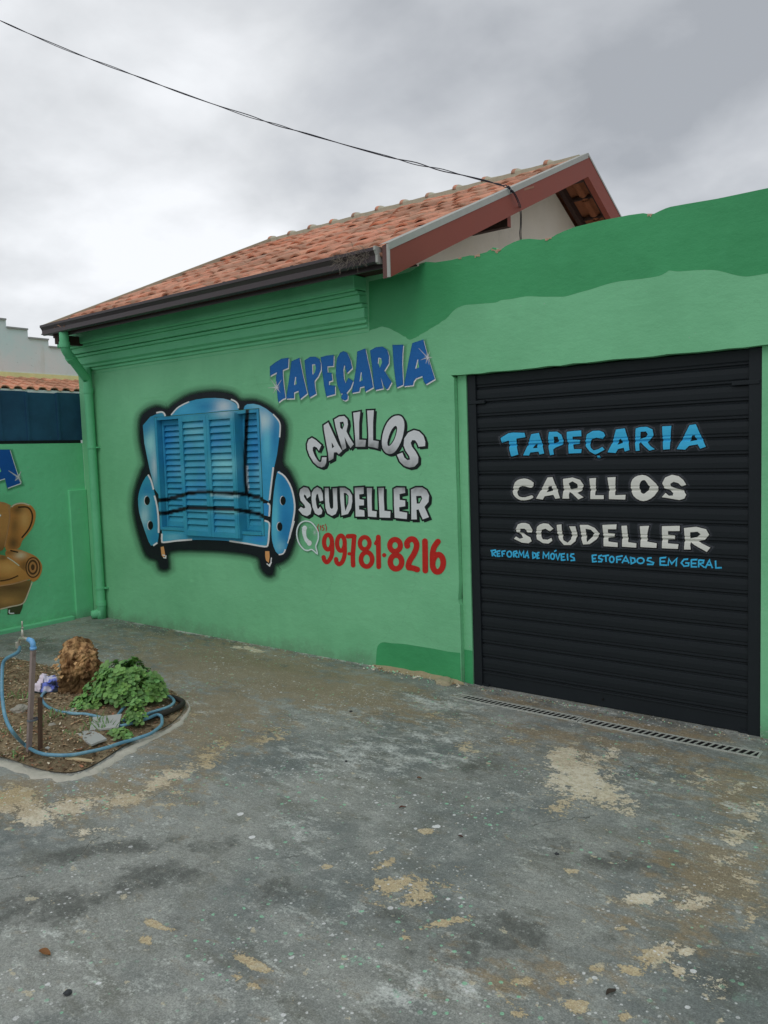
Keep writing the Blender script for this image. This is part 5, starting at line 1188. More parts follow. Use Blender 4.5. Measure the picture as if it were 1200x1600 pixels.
# make the steps true: level treads, plumb risers
lv = [(tp[0][0], tp[1][1]), (tp[1][0], tp[1][1]), (tp[1][0], tp[3][1]), (tp[3][0], tp[3][1]), (tp[3][0], tp[5][1]), (tp[5][0], tp[5][1]), (tp[5][0], tp[7][1]), (tp[7][0] + 2.2, tp[7][1])]
s0 = lv[0]
lv = [(-3.0, s0[1] + 0.55), (s0[0] - 1.7, s0[1] + 0.55), (s0[0] - 1.7, s0[1] + 0.28), (s0[0] - 0.75, s0[1] + 0.28), (s0[0] - 0.75, s0[1])] + lv[1:]
face = slab([(-3.0, 0.0), (lv[-1][0], 0.0)] + lv[::-1], [], NX, NX - 0.25, 'stepped_wall', M['nb'], nb, axis='x')
cope = plain('grey_coping', A(120, 122, 122, .5), .85)
m = MB()
for (y0, z0), (y1, z1) in zip(lv[:-1], lv[1:]):
    if abs(z1 - z0) < 1e-6: m.box(NX - 0.28, NX + 0.03, y0 + 0.001, y1 - 0.001, z0 + 0.001, z0 + 0.03)
m.obj('coping', cope, nb)
zb1 = on_x(0, 578.7, NX)[2]; zb0 = on_x(0, 588.5, NX)[2] - 0.1
MB().box(NX - 0.01, NX + 0.012, -3, 8, zb0, zb1 - 0.02).obj('yellow_band', plain('faded_yellow_paint', A(178, 168, 122, .46), .85, var=.2), nb)
# lean-to roof of clay tiles in front of it
le = -12.9; lz0 = on_x(0, 606.0, le)[2]; lz1 = on_x(40, 592, NX)[2]
m = MB(); la = math.atan2(lz1 - lz0, NX - le * 1.0 if False else (le - NX))
nrow_ = 4; L_ = math.hypot(le - NX, lz1 - lz0)
for j in range(nrow_):
    for i in range(34):
        me_ = tiles[(i + j) % 5]; s = j * L_ / nrow_
        T = Matrix.Translation((le - s * math.cos(la), -1.5 + i * 0.215, lz0 + s * math.sin(la))) @ Matrix.Rotation(math.pi / 2, 4, 'Z') @ Matrix.Rotation(la, 4, 'X')
        m.add([T @ v_.co for v_ in me_.vertices], [tuple(p.vertices) for p in me_.polygons])
o = m.obj('lean_to_tiles', M['tile'], nb); o['kind'] = 'stuff'
MB().box(le - 0.05, le - 0.02, -2, 6, lz0 - 0.10, lz0 - 0.005).box(le - 0.8, le - 0.1, -2, 6, 0, lz0 - 0.12).obj('lean_to_wall', plain('white_lean_to', A(190, 194, 196, .5), .7, var=.08), nb)

# ================================================================== CABLE
def cable_pts():
    out = []
    pxs = [(-260, -120), (-60, 2), (0, 32), (100, 76), (200, 114), (300, 151), (400, 185), (500, 215), (600, 243), (700, 268), (760, 283), (790, 291)]
    endp = Vector(on_x(795, 293, XB1 + 0.02)); dE = (endp - Vector((0, -D, H))).length
    for i, (x, y) in enumerate(pxs):
        r = Vector(ray(x, y)).normalized(); tt = min(1, (x + 260) / 1055); dist = 13.5 * (1 - tt) + dE * tt
        out.append(Vector((0, -D, H)) + r * dist)
    return out + [endp]
cp = smooth_loop([tuple(p) for p in cable_pts()], 14, False)
rub = plain('black_cable_rubber', A(26, 27, 36), .55)
cable = thing('service_cable', 'thin black twisted cable crossing the cloudy sky to the gable board', 'cable', cp[-1])
def strand(ph, r=0.0060, amp=0.0045):
    P_ = []
    for i, p in enumerate(cp):
        a_ = i * 0.33 + 0.8 * math.sin(i * 0.21) + ph; w = amp * (1.0 + 1.3 * max(0, math.sin(i * 0.17)))
        P_.append((p[0] + math.cos(a_) * w, p[1], p[2] + math.sin(a_) * w))
    return P_
MB().tube(strand(0), 0.0048, 6).obj('cable_strand', rub, cable); MB().tube(strand(math.pi), 0.0040, 6).obj('cable_strand', rub, cable)
e0 = Vector(on_x(795, 293, XB1 + 0.02))
drop = [tuple(e0 + Vector((-0.02, 0, 0.02)))] + [on_x(x, y, XB1 + 0.025) for x, y in ((797, 297), (803, 303))] + [on_x(x, y, XB1 + 0.03) for x, y in ((808, 313), (811, 322))] + [on_x(x, y, -3.7) for x, y in ((813, 335), (813, 352))] + [on_x(x, y, -3.8) for x, y in ((812, 364), (813, 376), (813, 390))]
for ph in (0, 1):
    MB().tube(smooth_loop([(p[0] + ph * 0.012, p[1] + ph * 0.004 * math.sin(i * 2), p[2]) for i, p in enumerate(drop)], 4, False), 0.0042, 6).obj('cable_tail', rub, cable)
for q in ((795, 293), (800, 299)):
    c_ = Vector(on_x(*q, XB1 + 0.018)); MB().tube([c_ - Vector((0.0, 0.012, 0.0)), c_ + Vector((0.0, 0.012, 0.0))], 0.012, 10).obj('cable_clamp', rub, cable)

# ================================================================== DRAIN GRATES
grate_m = plain('worn_grey_grate', A(146, 148, 142, GH), .55, .4, .2, var=.2, sc=30)
hole_m = plain('drain_dark', (0.006, 0.006, 0.006), .9, var=0)
ga, gb = on_z(705, 1078, -0.02), on_z(1187, 1172.5, -0.02)
G0, G1 = -3.205, -1.045; gyc = -0.245; gw = 0.10; mid = on_z(914, 1119, -0.02)[0]
zt_ = -0.026 + 0.006
drain = thing('drain_channel', 'long narrow grey drain grate set in the concrete before the roller door', 'drain', ((G0 + G1) / 2, gyc, -0.026))
MB().box(G0, G1, gyc - gw / 2 + .004, gyc + gw / 2 - .004, -0.08, -0.0245).obj('channel', hole_m, drain)
for k, (x0, x1) in enumerate(((G0, mid - 0.004), (mid + 0.004, G1))):
    yo = 0.0 if k == 0 else -0.006
    m = MB()
    m.box(x0, x1, gyc - gw / 2 + yo, gyc - gw / 2 + .011 + yo, -0.04, zt_).box(x0, x1, gyc + gw / 2 - .011 + yo, gyc + gw / 2 + yo, -0.04, zt_).box(x0, x0 + 0.014, gyc - gw / 2 + .011 + yo, gyc + gw / 2 - .011 + yo, -0.04, zt_).box(x1 - 0.014, x1, gyc - gw / 2 + .011 + yo, gyc + gw / 2 - .011 + yo, -0.04, zt_)
    fr = m.obj('grate_frame', grate_m, drain)
    nb_ = 27; p_ = (x1 - x0 - 0.028) / nb_; bm0 = None
    for i in range(nb_):
        cx = x0 + 0.014 + (i + 0.0) * p_ + 0.012
        if bm0 is None:
            q = MB(); s_ = 0.010; yy0, yy1 = -gw / 2 + .0105, gw / 2 - .0105; q.add([(-.0055 - s_, yy0, -.012), (.0055 - s_, yy0, -.012), (.0055 + s_, yy1, -.012), (-.0055 + s_, yy1, -.012), (-.0055 - s_, yy0, -.001), (.0055 - s_, yy0, -.001), (.0055 + s_, yy1, -.001), (-.0055 + s_, yy1, -.001)],
                [(3, 2, 1, 0), (4, 5, 6, 7), (0, 1, 5, 4), (1, 2, 6, 5), (2, 3, 7, 6), (3, 0, 4, 7)]); bm0 = q.mesh('grate_bar', grate_m)
        if cx + 0.012 > x1 - 0.01: continue
        o = bpy.data.objects.new('grate_bar', bm0); C.objects.link(o); o.parent = fr; o.location = (cx + 0.004, gyc + yo, zt_)

# ================================================================== EARTH BED
bed_px = [(-30, 1026), (20, 1030), (60, 1038), (95, 1046), (130, 1052), (190, 1060), (235, 1068), (268, 1080), (286, 1096), (288, 1108), (278, 1122), (262, 1135), (235, 1148), (200, 1163), (172, 1181), (150, 1195), (128, 1205), (105, 1209), (75, 1206), (45, 1198), (15, 1188), (-30, 1182)]
bed = [on_z(*q)[:2] for q in bed_px]
# beyond the frame the bed carries on to the left
bed = [(-7.6, -1.62)] + bed + [(-5.2, -3.25), (-6.2, -3.1), (-7.3, -2.6), (-7.8, -2.1)]
bed = [tuple(p) for p in smooth_loop(bed, 3)]
soil_t = NT('dry_soil'); v = soil_t.noise(6, 7, .7); v2 = soil_t.noise(45, 5, .7)
c = soil_t.mix(soil_t.step(v, .35, .65), G_(108, 94, 74), G_(146, 130, 104)); c = soil_t.mix(soil_t.math('MULTIPLY', soil_t.step(v2, .5, .7), .6), c, G_(78, 64, 48)); c = soil_t.mix(soil_t.math('MULTIPLY', soil_t.step(soil_t.noise(90, 3, .6), .62, .7), .6), c, G_(160, 144, 118))
soil_t.bump(soil_t.math('ADD', v2, soil_t.noise(130, 3, .7)), .9, .02); M['soil'] = soil_t.done(c, .95, .1)
v, f = cdt(bed, (), 0.045)
bset = np.array(bed)
def soil_z(x, y):
    d = float(seg_d(np.array([x]), np.array([y]), [tuple(p) for p in bset] + [tuple(bset[0])])[0])
    return 0.008 + min(1, d / 0.25) * 0.045 + 0.020 * min(1, d / 0.08) * noise.noise((x * 5, y * 5, 0)) + 0.012 * min(1, d / 0.06) * noise.noise((x * 17, y * 17, 4))
soil = MB().add([(x, y, soil_z(x, y)) for x, y in v], f).obj('garden_soil', M['soil'], smooth=True); soil['kind'] = 'structure'
# rough concrete lip round the front of the bed
lip_px = [(292, 1096), (296, 1108), (286, 1124), (268, 1139), (240, 1153), (206, 1169), (180, 1186), (156, 1201), (132, 1211), (105, 1216), (72, 1213), (40, 1205), (12, 1195), (-30, 1189), (-90, 1180)]
lp = smooth_loop([on_z(*q)[:2] for q in lip_px], 6, False)
m = MB(); V = []; n_ = len(lp)
for i, p in enumerate(lp):
    a_ = np.array(lp[max(0, i - 1)]); c_ = np.array(lp[min(n_ - 1, i + 1)]); d = (c_ - a_); d /= np.hypot(*d); nn = np.array((-d[1], d[0]))
    w0 = 0.040 + 0.030 * noise.noise((i * .35, 0, 0)); w1 = 0.034 + 0.034 * noise.noise((i * .3, 5, 0)); hh = 0.008 + 0.010 * noise.noise((i * .9, 9, 0)); 
    k = max(.05, min(1, i / 34 + .12, (n_ - 1 - i) / 4 + 0.2)); w0 *= k; w1 *= k
    for s_, z in ((-w0, -0.002), (-w0 * .8, hh * .7), (-w0 * .2, hh), (w1 * .6, hh * .95), (w1, hh * .3), (w1 * 1.15, -0.002)): V.append((p[0] + nn[0] * s_, p[1] + nn[1] * s_, z + 0.003 * noise.noise((p[0] * 30, p[1] * 30, s_ * 50))))
m.add(V, [(6 * i + k, 6 * i + k + 1, 6 * i + k + 7, 6 * i + k + 6) for i in range(n_ - 1) for k in range(5)])
lip_m = plain('rough_concrete_lip', G_(150, 147, 136), .9, var=.35, sc=14, bump=1.0, bsc=60)
tag(m.obj('bed_kerb', lip_m, None, smooth=True, loc=(-4.3, -2.3, 0)), 'rough low concrete lip curving round the earth bed', 'kerb')
# litter of bark, chips and leaves on the soil
t = NT('litter'); n = t.n.new('ShaderNodeAttribute'); n.attribute_name = 'paint'; M['litter'] = t.done(n.outputs['Color'], .9, .1)
m = MB(); bb = bset.min(0), bset.max(0); cnt = 0
pal = [G_(134, 110, 84), G_(104, 84, 64), G_(82, 68, 52), G_(160, 140, 112), G_(134, 92, 70), G_(104, 104, 80), G_(74, 58, 44), G_(150, 126, 98), G_(120, 96, 74), G_(96, 80, 62), G_(112, 92, 70), G_(176, 166, 146), G_(90, 70, 54)]
while cnt < 9000:
    x, y = random.uniform(bb[0][0], bb[1][0]), random.uniform(bb[0][1], bb[1][1])
    if not inside((x, y), bed): continue
    cnt += 1; L = random.uniform(.008, .03) * (1.7 if random.random() < .12 else 1); w = L * random.uniform(.25, .6); a_ = random.uniform(0, 6.28); z = soil_z(x, y) + .004
    ca_, sa = math.cos(a_), math.sin(a_); P_ = []
    for u, v_, dz in ((-1, -.6, 0), (0, -1, .004), (1, 0, random.uniform(-.002, .008)), (0, 1, .004), (-1, .6, 0)): P_.append((x + (u * L / 2) * ca_ - (v_ * w / 2) * sa, y + (u * L / 2) * sa + (v_ * w / 2) * ca_, z + dz + random.uniform(0, .003)))
    cc = random.choice(pal); kk = random.uniform(.7, 1.2); m.add(P_, [(0, 1, 2, 3, 4)], [tuple(q * kk for q in cc) + (1,)] * 5)
tag(m.obj('leaf_litter', M['litter']), 'brown bark chips and dry leaves strewn over the soil', None, kind='stuff')
litter = C.objects[-1]; litter['category'] = 'litter'

# ---- stump
sp = on_z(121, 1082, 0.03); base = (sp[0], sp[1] + 0.02, 0.03)
st_t = NT('rotten_stump_wood'); P0 = st_t.tc
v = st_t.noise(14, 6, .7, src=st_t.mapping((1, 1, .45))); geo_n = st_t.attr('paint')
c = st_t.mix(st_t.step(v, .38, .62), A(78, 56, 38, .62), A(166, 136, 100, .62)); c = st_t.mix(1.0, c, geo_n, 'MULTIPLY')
st_t.bump(st_t.noise(55, 5, .7, src=st_t.mapping((1, 1, .4))), 1.0, .015); M['stump'] = st_t.done(c, .95, .1)
m = MB(); NA, NH = 72, 44; V, cols = [], []
for j in range(NH + 1):
    tz = j / NH
    for i in range(NA):
        a_ = 2 * math.pi * i / NA
        prof_r = (1 + .22 * max(0, math.cos(a_ + .25)) * math.exp(-((tz - .5) / .16) ** 2)) * float(np.interp(tz, [0, .12, .4, .6, .78, .9, .97, 1.0], [.165, .140, .118, .124, .120, .102, .066, .004]))
        flute = .036 * noise.noise((math.cos(a_) * 2.4, math.sin(a_) * 2.4, tz * .9)) + .030 * math.sin(a_ * 7 + 2 * noise.noise((a_, tz * 2, 0))) * (1 - tz)
        ledge = .022 * (abs(noise.noise((math.cos(a_) * 3, math.sin(a_) * 3, tz * 9))) * 2 - .4) + .020 * noise.noise((math.cos(a_) * 7, math.sin(a_) * 7, tz * 5)) + .010 * noise.noise((math.cos(a_) * 16, math.sin(a_) * 16, tz * 16))
        r = max(.003, prof_r + (flute + ledge) * min(1, prof_r / .08)); lean = .045 * tz
        z = tz * .41 + .05 * max(0, tz - .6) / .4 * math.cos(a_ - 2.9) + .018 * noise.noise((math.cos(a_) * 3, math.sin(a_) * 3, 7)) * tz
        V.append((base[0] + math.cos(a_) * r + lean * .4, base[1] + math.sin(a_) * r, base[2] - .02 + z))
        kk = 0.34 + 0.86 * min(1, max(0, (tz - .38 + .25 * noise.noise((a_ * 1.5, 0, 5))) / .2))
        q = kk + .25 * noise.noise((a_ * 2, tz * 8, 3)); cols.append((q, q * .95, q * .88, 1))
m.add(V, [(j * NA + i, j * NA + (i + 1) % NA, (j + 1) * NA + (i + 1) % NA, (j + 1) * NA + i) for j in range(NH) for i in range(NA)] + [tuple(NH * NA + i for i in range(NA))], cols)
for k in range(26):                                   # pale splinters and shelf fungus on the broken wood
    a_ = random.uniform(-2.6, .9); tz = random.uniform(.35, .95); r = float(np.interp(tz, [.3, .6, .8, .95], [.165, .168, .15, .09])); x, y, z = base[0] + math.cos(a_) * r, base[1] + math.sin(a_) * r, base[2] + tz * .37
    L = random.uniform(.015, .05); q = random.uniform(.9, 1.9); o_ = len(m.v)
    m.add([(x - L / 2, y - .006, z), (x + L / 2, y - .012, z - .006), (x + L / 2, y + .01, z + .012), (x - L / 2, y + .01, z + .012)], [(0, 1, 2, 3)], [(q, q * .97, q * .9, 1)] * 4)
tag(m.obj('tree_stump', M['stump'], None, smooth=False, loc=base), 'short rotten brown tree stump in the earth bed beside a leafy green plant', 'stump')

# ---- leafy plants
def leaf_mat(name, base_c, k=.35):
    t = NT(name); n = t.n.new('ShaderNodeAttribute'); n.attribute_name = 'paint'
    c = t.mix(.3, n.outputs['Color'], t.mix(t.noise(40, 3, .6), tuple(q * .6 for q in base_c), tuple(q * 1.4 for q in base_c))); mm = t.done(c, .5, .4)
    t.b.inputs['Transmission Weight'].default_value = 0.0
    t.b.inputs['Subsurface Weight'].default_value = 0.0
    return mm
LG = (0.18, 0.34, 0.11)
M['leaf'] = leaf_mat('clover_leaf_green', LG)
def leaflet(m, c, d, up, L, w, col):
    """one rounded, slightly folded leaflet"""
    d = d.normalized(); s_ = d.cross(up).normalized(); nrm = s_.cross(d).normalized()
    P_ = [c, c + d * L * .30 + s_ * w * .42 + nrm * w * .10, c + d * L * .72 + s_ * w * .5 + nrm * w * .14, c + d * L, c + d * L * .72 - s_ * w * .5 + nrm * w * .14, c + d * L * .30 - s_ * w * .42 + nrm * w * .10, c + d * L * .55]
    m.add(P_, [(0, 1, 6), (1, 2, 6), (2, 3, 6), (3, 4, 6), (4, 5, 6), (5, 0, 6)], [tuple(col) + (1,)] * 7)
def bushy(name, ctr, rx, ry, h, nclu, label, loc_z=0.03, lsz=.030, skew=(0, 0), squash=.7):
    root = thing(name, label, 'plant', (ctr[0], ctr[1], loc_z))
    m, ms = MB(), MB()
    for k in range(nclu):
        a_ = random.uniform(0, 2 * math.pi); q = random.random() ** .5; e = random.random()
        rr_ = q * (1 + .16 * math.sin(a_ * 3 + 1) + .1 * math.sin(a_ * 5)); x = ctr[0] + math.cos(a_) * rx * rr_; y = ctr[1] + math.sin(a_) * ry * rr_
        zt2 = h * math.sqrt(max(.05, 1 - (q * .93) ** 2)) * (.84 + .6 * noise.noise((x * 8, y * 8, 0)))
        z = loc_z + zt2 * (1 - .55 * e ** 2.2); x += skew[0] * z; y += skew[1] * z
        p = Vector((x, y, z)); out = (Vector((math.cos(a_) * q, math.sin(a_) * q, .9 - .3 * q)) + Vector((random.uniform(-.5, .5), random.uniform(-.7, .3), random.uniform(-.2, .3)))).normalized()
        if e < .22: ms.beam((ctr[0] + (x - ctr[0]) * .45, ctr[1] + (y - ctr[1]) * .45, loc_z), p, .003, .003)
        kk = random.uniform(.55, 1.4); base_c = (LG[0] * kk * random.uniform(.8, 1.15), LG[1] * kk * 1.08, LG[2] * kk * random.uniform(.6, 1.0)); sz = lsz * random.uniform(.7, 1.35)
        r0 = random.uniform(0, 6.28)
        a1 = out.orthogonal().normalized(); a2 = out.cross(a1)
        for j in range(3):
            th = r0 + j * 2.09 + random.uniform(-.2, .2); d = a1 * math.cos(th) + a2 * math.sin(th) + out * random.uniform(-.25, .25)
            leaflet(m, p, d, out + Vector((0, 0, .6)), sz, sz * .95, base_c)
    o = m.obj('foliage', M['leaf'], root); o['kind'] = 'stuff'
    o = ms.obj('stems', plain('green_stems', (.07, .12, .04), .7), root); o['kind'] = 'stuff'
    return root
pc = on_z(200, 1096, 0.04)
bushy('leafy_plant', (pc[0], pc[1], 0), .275, .24, .33, 620, 'large bushy plant with many small round green leaves beside the stump', lsz=.035)
pc = on_z(135, 1106, 0.04); bushy('leafy_plant', (pc[0], pc[1]), .13, .10, .10, 90, 'low sprig of round green leaves in front of the stump', lsz=.026)
pc = on_z(212, 1134, 0.03); bushy('leafy_plant', (pc[0], pc[1]), .07, .07, .16, 70, 'small upright sprig between the hose loops near the kerb', lsz=.026)
pc = on_z(188, 1152, 0.03); bushy('leafy_plant', (pc[0], pc[1]), .11, .06, .06, 60, 'low weed patch beside the pale tile shards', lsz=.02)
# small weeds and grass blades: nobody could count them
m = MB()
for (wx, wy, n_, hh) in ((25, 1095, 26, .05), (20, 1180, 24, .04), (90, 1125, 40, .04), (158, 1142, 30, .08), (110, 1150, 20, .03), (60, 1130, 16, .03), (5, 1150, 16, .03)):
    c0 = on_z(wx, wy, .03)
    for k in range(n_):
        x, y = c0[0] + random.gauss(0, .06), c0[1] + random.gauss(0, .045); z = .03; a_ = random.uniform(0, 6.28); L = hh * random.uniform(.6, 1.5); d = Vector((math.cos(a_) * .6, math.sin(a_) * .6, .8)) * L; w = Vector((-math.sin(a_), math.cos(a_), 0)) * .0035
        if not inside((x, y), bed): continue
        p = Vector((x, y, soil_z(x, y))); kk = random.uniform(.7, 1.3); m.add([p - w, p + w, p + d * .6 + w * .8, p + d - Vector((0, 0, L * .1)), p + d * .6 - w * .8], [(0, 1, 2, 3, 4)], [(LG[0] * kk, LG[1] * kk, LG[2] * kk, 1)] * 5)
o = m.obj('grass_tufts', M['leaf']); tag(o, 'sparse tufts of grass and tiny weeds growing in the bed', 'grass', kind='stuff')

# ---- tap on its post
tap_b = on_z(44, 1180, 0.0)
hx, hy = tap_b[0], tap_b[1]
tapt = thing('garden_tap', 'garden tap on a leaning brown pipe post with blue elbow', 'tap', (hx, hy, 0))
topP = Vector(on_y(52, 1014, hy)); botP = Vector((hx, hy, -0.03))
pvc = plain('brown_square_post', A(122, 108, 104, .55), .6, var=.18, sc=20)
MB().beam(botP, topP, .025, .025, up=(0, 1, 0)).obj('post', pvc, tapt)
s0, s1 = Vector(on_y(55, 1186, hy + .02)), Vector(on_y(56, 1092, hy + .02)); s0.z = -0.02
MB().beam(s0 + Vector((.006, .03, 0)), s1 + Vector((-.006, .03, 0)), .022, .02, up=(0, 1, 0)).obj('stake', plain('dark_wooden_stake', A(74, 58, 48, .55), .9, var=.3, sc=25), tapt)
mp_ = botP.lerp(topP, .36); MB().tube([mp_ + Vector((-.028, .0, 0)), mp_ + Vector((.03, .02, .0))], .030, 10).obj('wire_tie', plain('grey_wire', A(80, 84, 90), .5), tapt) if False else None
m = MB()
for k in range(3): m.tube([mp_ + Vector((math.cos(a_) * .022 + .004, math.sin(a_) * .036 + .016, .004 * k)) for a_ in [2 * math.pi * j / 14 for j in range(15)]], .0025, 5)
m.obj('wire_tie', plain('grey_wire', A(80, 84, 90), .5), tapt)
MB().tube([topP - Vector((0, 0, .04)), topP + Vector((0, 0, .035))], .011, 12).obj('riser', pvc, tapt, smooth=True)
bluep = plain('light_blue_fitting', A(92, 142, 190, .55), .4, .5, var=.12)
E0 = topP + Vector((0, 0, .03)); left = (Vector(on_y(17, 1010, hy)) - Vector(on_y(52, 1010, hy))); Lh = left.length; left.normalize(); left.z = 0; left.normalize()
MB().tube([E0 - Vector((0, 0, .028)), E0 + Vector((0, 0, .004)), E0 + Vector((0, 0, .018)) + left * .012, E0 + Vector((0, 0, .022)) + left * .05], [.0155, .016, .0155, .0145], 16).tube([E0 - Vector((0, 0, .034)), E0 - Vector((0, 0, .018))], .0195, 16).obj('elbow', bluep, tapt, smooth=True)
chrome = plain('worn_tap_metal', A(150, 146, 136, .55), .35, .5, .6, var=.2, sc=30)
T0 = E0 + Vector((0, 0, .022)) + left * .045
mt = MB(); mt.tube([T0, T0 + left * .03, T0 + left * .07, T0 + left * .105 + Vector((0, 0, -.006)), T0 + left * .128 + Vector((0, 0, -.032)), T0 + left * .132 + Vector((0, 0, -.045))], [.010, .009, .013, .009, .009, .011], 12)
mt.obj('spout', chrome, tapt, smooth=True)
MB().tube([T0 + left * .07, T0 + left * .07 + Vector((0, 0, .03)), T0 + left * .07 + Vector((0, 0, .055))], [.012, .009, .006], 10).beam(T0 + left * .07 + Vector((-.012, 0, .058)), T0 + left * .07 + Vector((.014, 0, .066)), .010, .006).tube([T0 + left * .07 + Vector((0, 0, .06)), T0 + left * .066 + Vector((0, 0, .105))], [.005, .004], 8).obj('handle', chrome, tapt, smooth=True)
# ---- hose
HZ = .062
def gp(x, y, z=HZ): X = on_z(x / 3.75, 970 + y / 3.75, z); return (X[0], X[1], z)
startP = T0 + left * .132 + Vector((0, 0, -.045))
hang = [tuple(startP), tuple(startP + left * .01 + Vector((0, 0, -.05)))] + [on_y(x / 3.75, 970 + y / 3.75, Y) for x, y, Y in ((26, 235, hy - .02), (12, 330, hy - .05), (14, 450, hy - .10), (30, 560, hy - .15), (75, 655, hy - .19))]
path = hang + [gp(140, 722), gp(230, 773), gp(320, 788), gp(420, 785, .055), gp(520, 768, .05), gp(620, 745, .045), gp(710, 715, .04), gp(800, 690, .035), gp(880, 662, .04), gp(935, 620, .045), gp(952, 590, .05), gp(945, 560, .05), gp(915, 552, .055), gp(870, 570), gp(790, 595), gp(710, 615), gp(670, 600), gp(700, 540), gp(760, 470), gp(830, 425), gp(900, 408), gp(960, 425), gp(1005, 452), gp(1018, 475), gp(1000, 498), gp(945, 520), gp(880, 540), gp(830, 562), gp(760, 580), gp(690, 582), gp(620, 575), gp(570, 560), gp(500, 547), gp(430, 544), gp(340, 530), gp(275, 500), gp(244, 460), gp(252, 430), gp(285, 406), gp(350, 385), gp(420, 380)]
hp = smooth_loop(path, 6, False)
ht = NT('blue_garden_hose'); c = ht.mix(ht.step(ht.noise(7, 5, .7), .4, .7), A(78, 122, 144, .62), A(112, 150, 162, .62)); c = ht.mix(ht.math('MULTIPLY', ht.step(ht.noise(60, 4, .7), .55, .7), .35), c, A(100, 104, 96, .58)); M['hose'] = ht.done(c, .38, .5)
hose = MB().tube([(p[0] + .006 * noise.noise((i * .12, 0, 0)), p[1] + .006 * noise.noise((i * .12, 7, 0)), p[2]) for i, p in enumerate(hp)], .0108, 12).obj('garden_hose', M['hose'], None, smooth=True, loc=(path[9][0], path[9][1], 0))
tag(hose, 'faded blue garden hose hanging from the tap and looped over the earth bed', 'hose')
MB().tube([startP + Vector((0, 0, .012)), tuple(startP + left * .004 + Vector((0, 0, -.022)))], .0165, 12).obj('hose_collar', chrome, hose)
bk = [gp(820, 572, .05), gp(860, 570, .05), gp(910, 555, .05), gp(970, 540, .045), gp(1030, 515, .04), gp(1068, 490, .035), gp(1070, 475, .035), gp(1050, 462, .04), gp(1010, 448, .04)]
tag(MB().tube(smooth_loop(bk, 4, False), .019, 10).obj('pipe_offcut', plain('dirty_black_pipe', A(44, 42, 38, .6), .7, var=.3, sc=20), None, smooth=True, loc=bk[3]), 'dirty black bent pipe end lying beside the blue hose', 'pipe')
# ---- cloth bundle
cb = gp(280, 395, .06)
m = MB(); NA, NH = 44, 26; V, cols = [], []
for j in range(NH + 1):
    ph = math.pi / 2 * (j / NH)
    for i in range(NA):
        a_ = 2 * math.pi * i / NA; dx, dy, dz = math.cos(a_) * math.cos(ph), math.sin(a_) * math.cos(ph), math.sin(ph)
        f_ = 1 + .34 * noise.noise((dx * 2.3, dy * 2.3, dz * 2.3)) + .20 * abs(noise.noise((dx * 6, dy * 6, dz * 6 + 3)))
        V.append((cb[0] + dx * .135 * f_, cb[1] + dy * .10 * f_, cb[2] - .04 + dz * .125 * f_))
        q = noise.noise((dx * 2.1 + 5, dy * 2.1, dz * 2.1)); w_ = dx + .4 * dy
        cc = A(190, 180, 196, .6) if (w_ < -.05 and dz > .25) else A(96, 108, 178, .6) if (w_ > .05 and q > -.12) else A(40, 44, 58, .6)
        if q > .22: cc = A(176, 176, 208, .6)
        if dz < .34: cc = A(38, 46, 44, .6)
        cols.append(tuple(cc) + (1,))
m.add(V, [(j * NA + i, j * NA + (i + 1) % NA, (j + 1) * NA + (i + 1) % NA, (j + 1) * NA + i) for j in range(NH) for i in range(NA)], cols)
tag(m.obj('cloth_bundle', M['litter'], None, smooth=True, loc=cb), 'crumpled lilac, blue and black cloth bundle between the tap post and the stump', 'cloth')
# ---- shards and stones in the bed
shard_m = plain('grey_tile_shard', A(150, 152, 148, .66), .75, var=.12, sc=20, bump=.2)
def shard(pts, z, th, name, label, cat='tile shard', mat=shard_m, tilt=0.0, group=None):
    P_ = [gp(x, y, z) for x, y in pts]; n_ = len(P_); c0 = P_[0]
    V = [(p[0], p[1], z + tilt * (p[1] - c0[1])) for p in P_]; Vb = [(a_, b_, c_ - th) for a_, b_, c_ in V]
    m = MB().add(V + Vb, [tuple(range(n_))[::-1], tuple(range(n_, 2 * n_))] + [(i, (i + 1) % n_, n_ + (i + 1) % n_, n_ + i) for i in range(n_)])
    cx = sum(p[0] for p in P_) / n_, sum(p[1] for p in P_) / n_
    return tag(m.obj(name, mat, None, loc=(cx[0], cx[1], z - th)), label, cat, group)
shard([(524, 640), (545, 585), (716, 584), (695, 640)], .055, .012, 'tile_shard', 'rectangular grey tile piece lying under the leafy plant', tilt=.2)
shard([(456, 662), (488, 644), (545, 644), (588, 662), (626, 690), (580, 706), (538, 724), (498, 704)], .058, .012, 'tile_shard', 'curved light grey tile piece just in front of the rectangular one')
shard([(432, 748), (460, 720), (492, 712), (480, 742)], .048, .008, 'tile_shard', 'smallest grey tile chip, nearest the front run of the hose')
shard([(395, 522), (430, 508), (458, 520), (445, 545), (405, 540)], .06, .01, 'tile_shard', 'pale chip beside the hose in front of the stump')
shard([(262, 742), (280, 735), (294, 741), (284, 750)], .05, .006, 'tile_shard', 'tiny white chip inside the hose loop near the tap post')
shard([(380, 798), (450, 800), (540, 812), (538, 820), (440, 812), (382, 806)], .04, .008, 'wood_splinter', 'long pale wood splinter lying just in front of the hose', 'splinter', plain('pale_splinter', A(170, 154, 122, .66), .85))
shard([(298, 660), (350, 642), (392, 636), (350, 662), (310, 672)], .05, .010, 'wood_splinter', 'brown flake of wood in the middle of the bed', 'splinter', plain('brown_splinter', A(118, 96, 70, .66), .85))
shard([(362, 610), (392, 606), (406, 618), (380, 630)], .055, .01, 'brick_chip', 'small reddish brick chip in the middle of the bed', 'brick chip', plain('brick_chip_red', A(140, 84, 66, .66), .9))
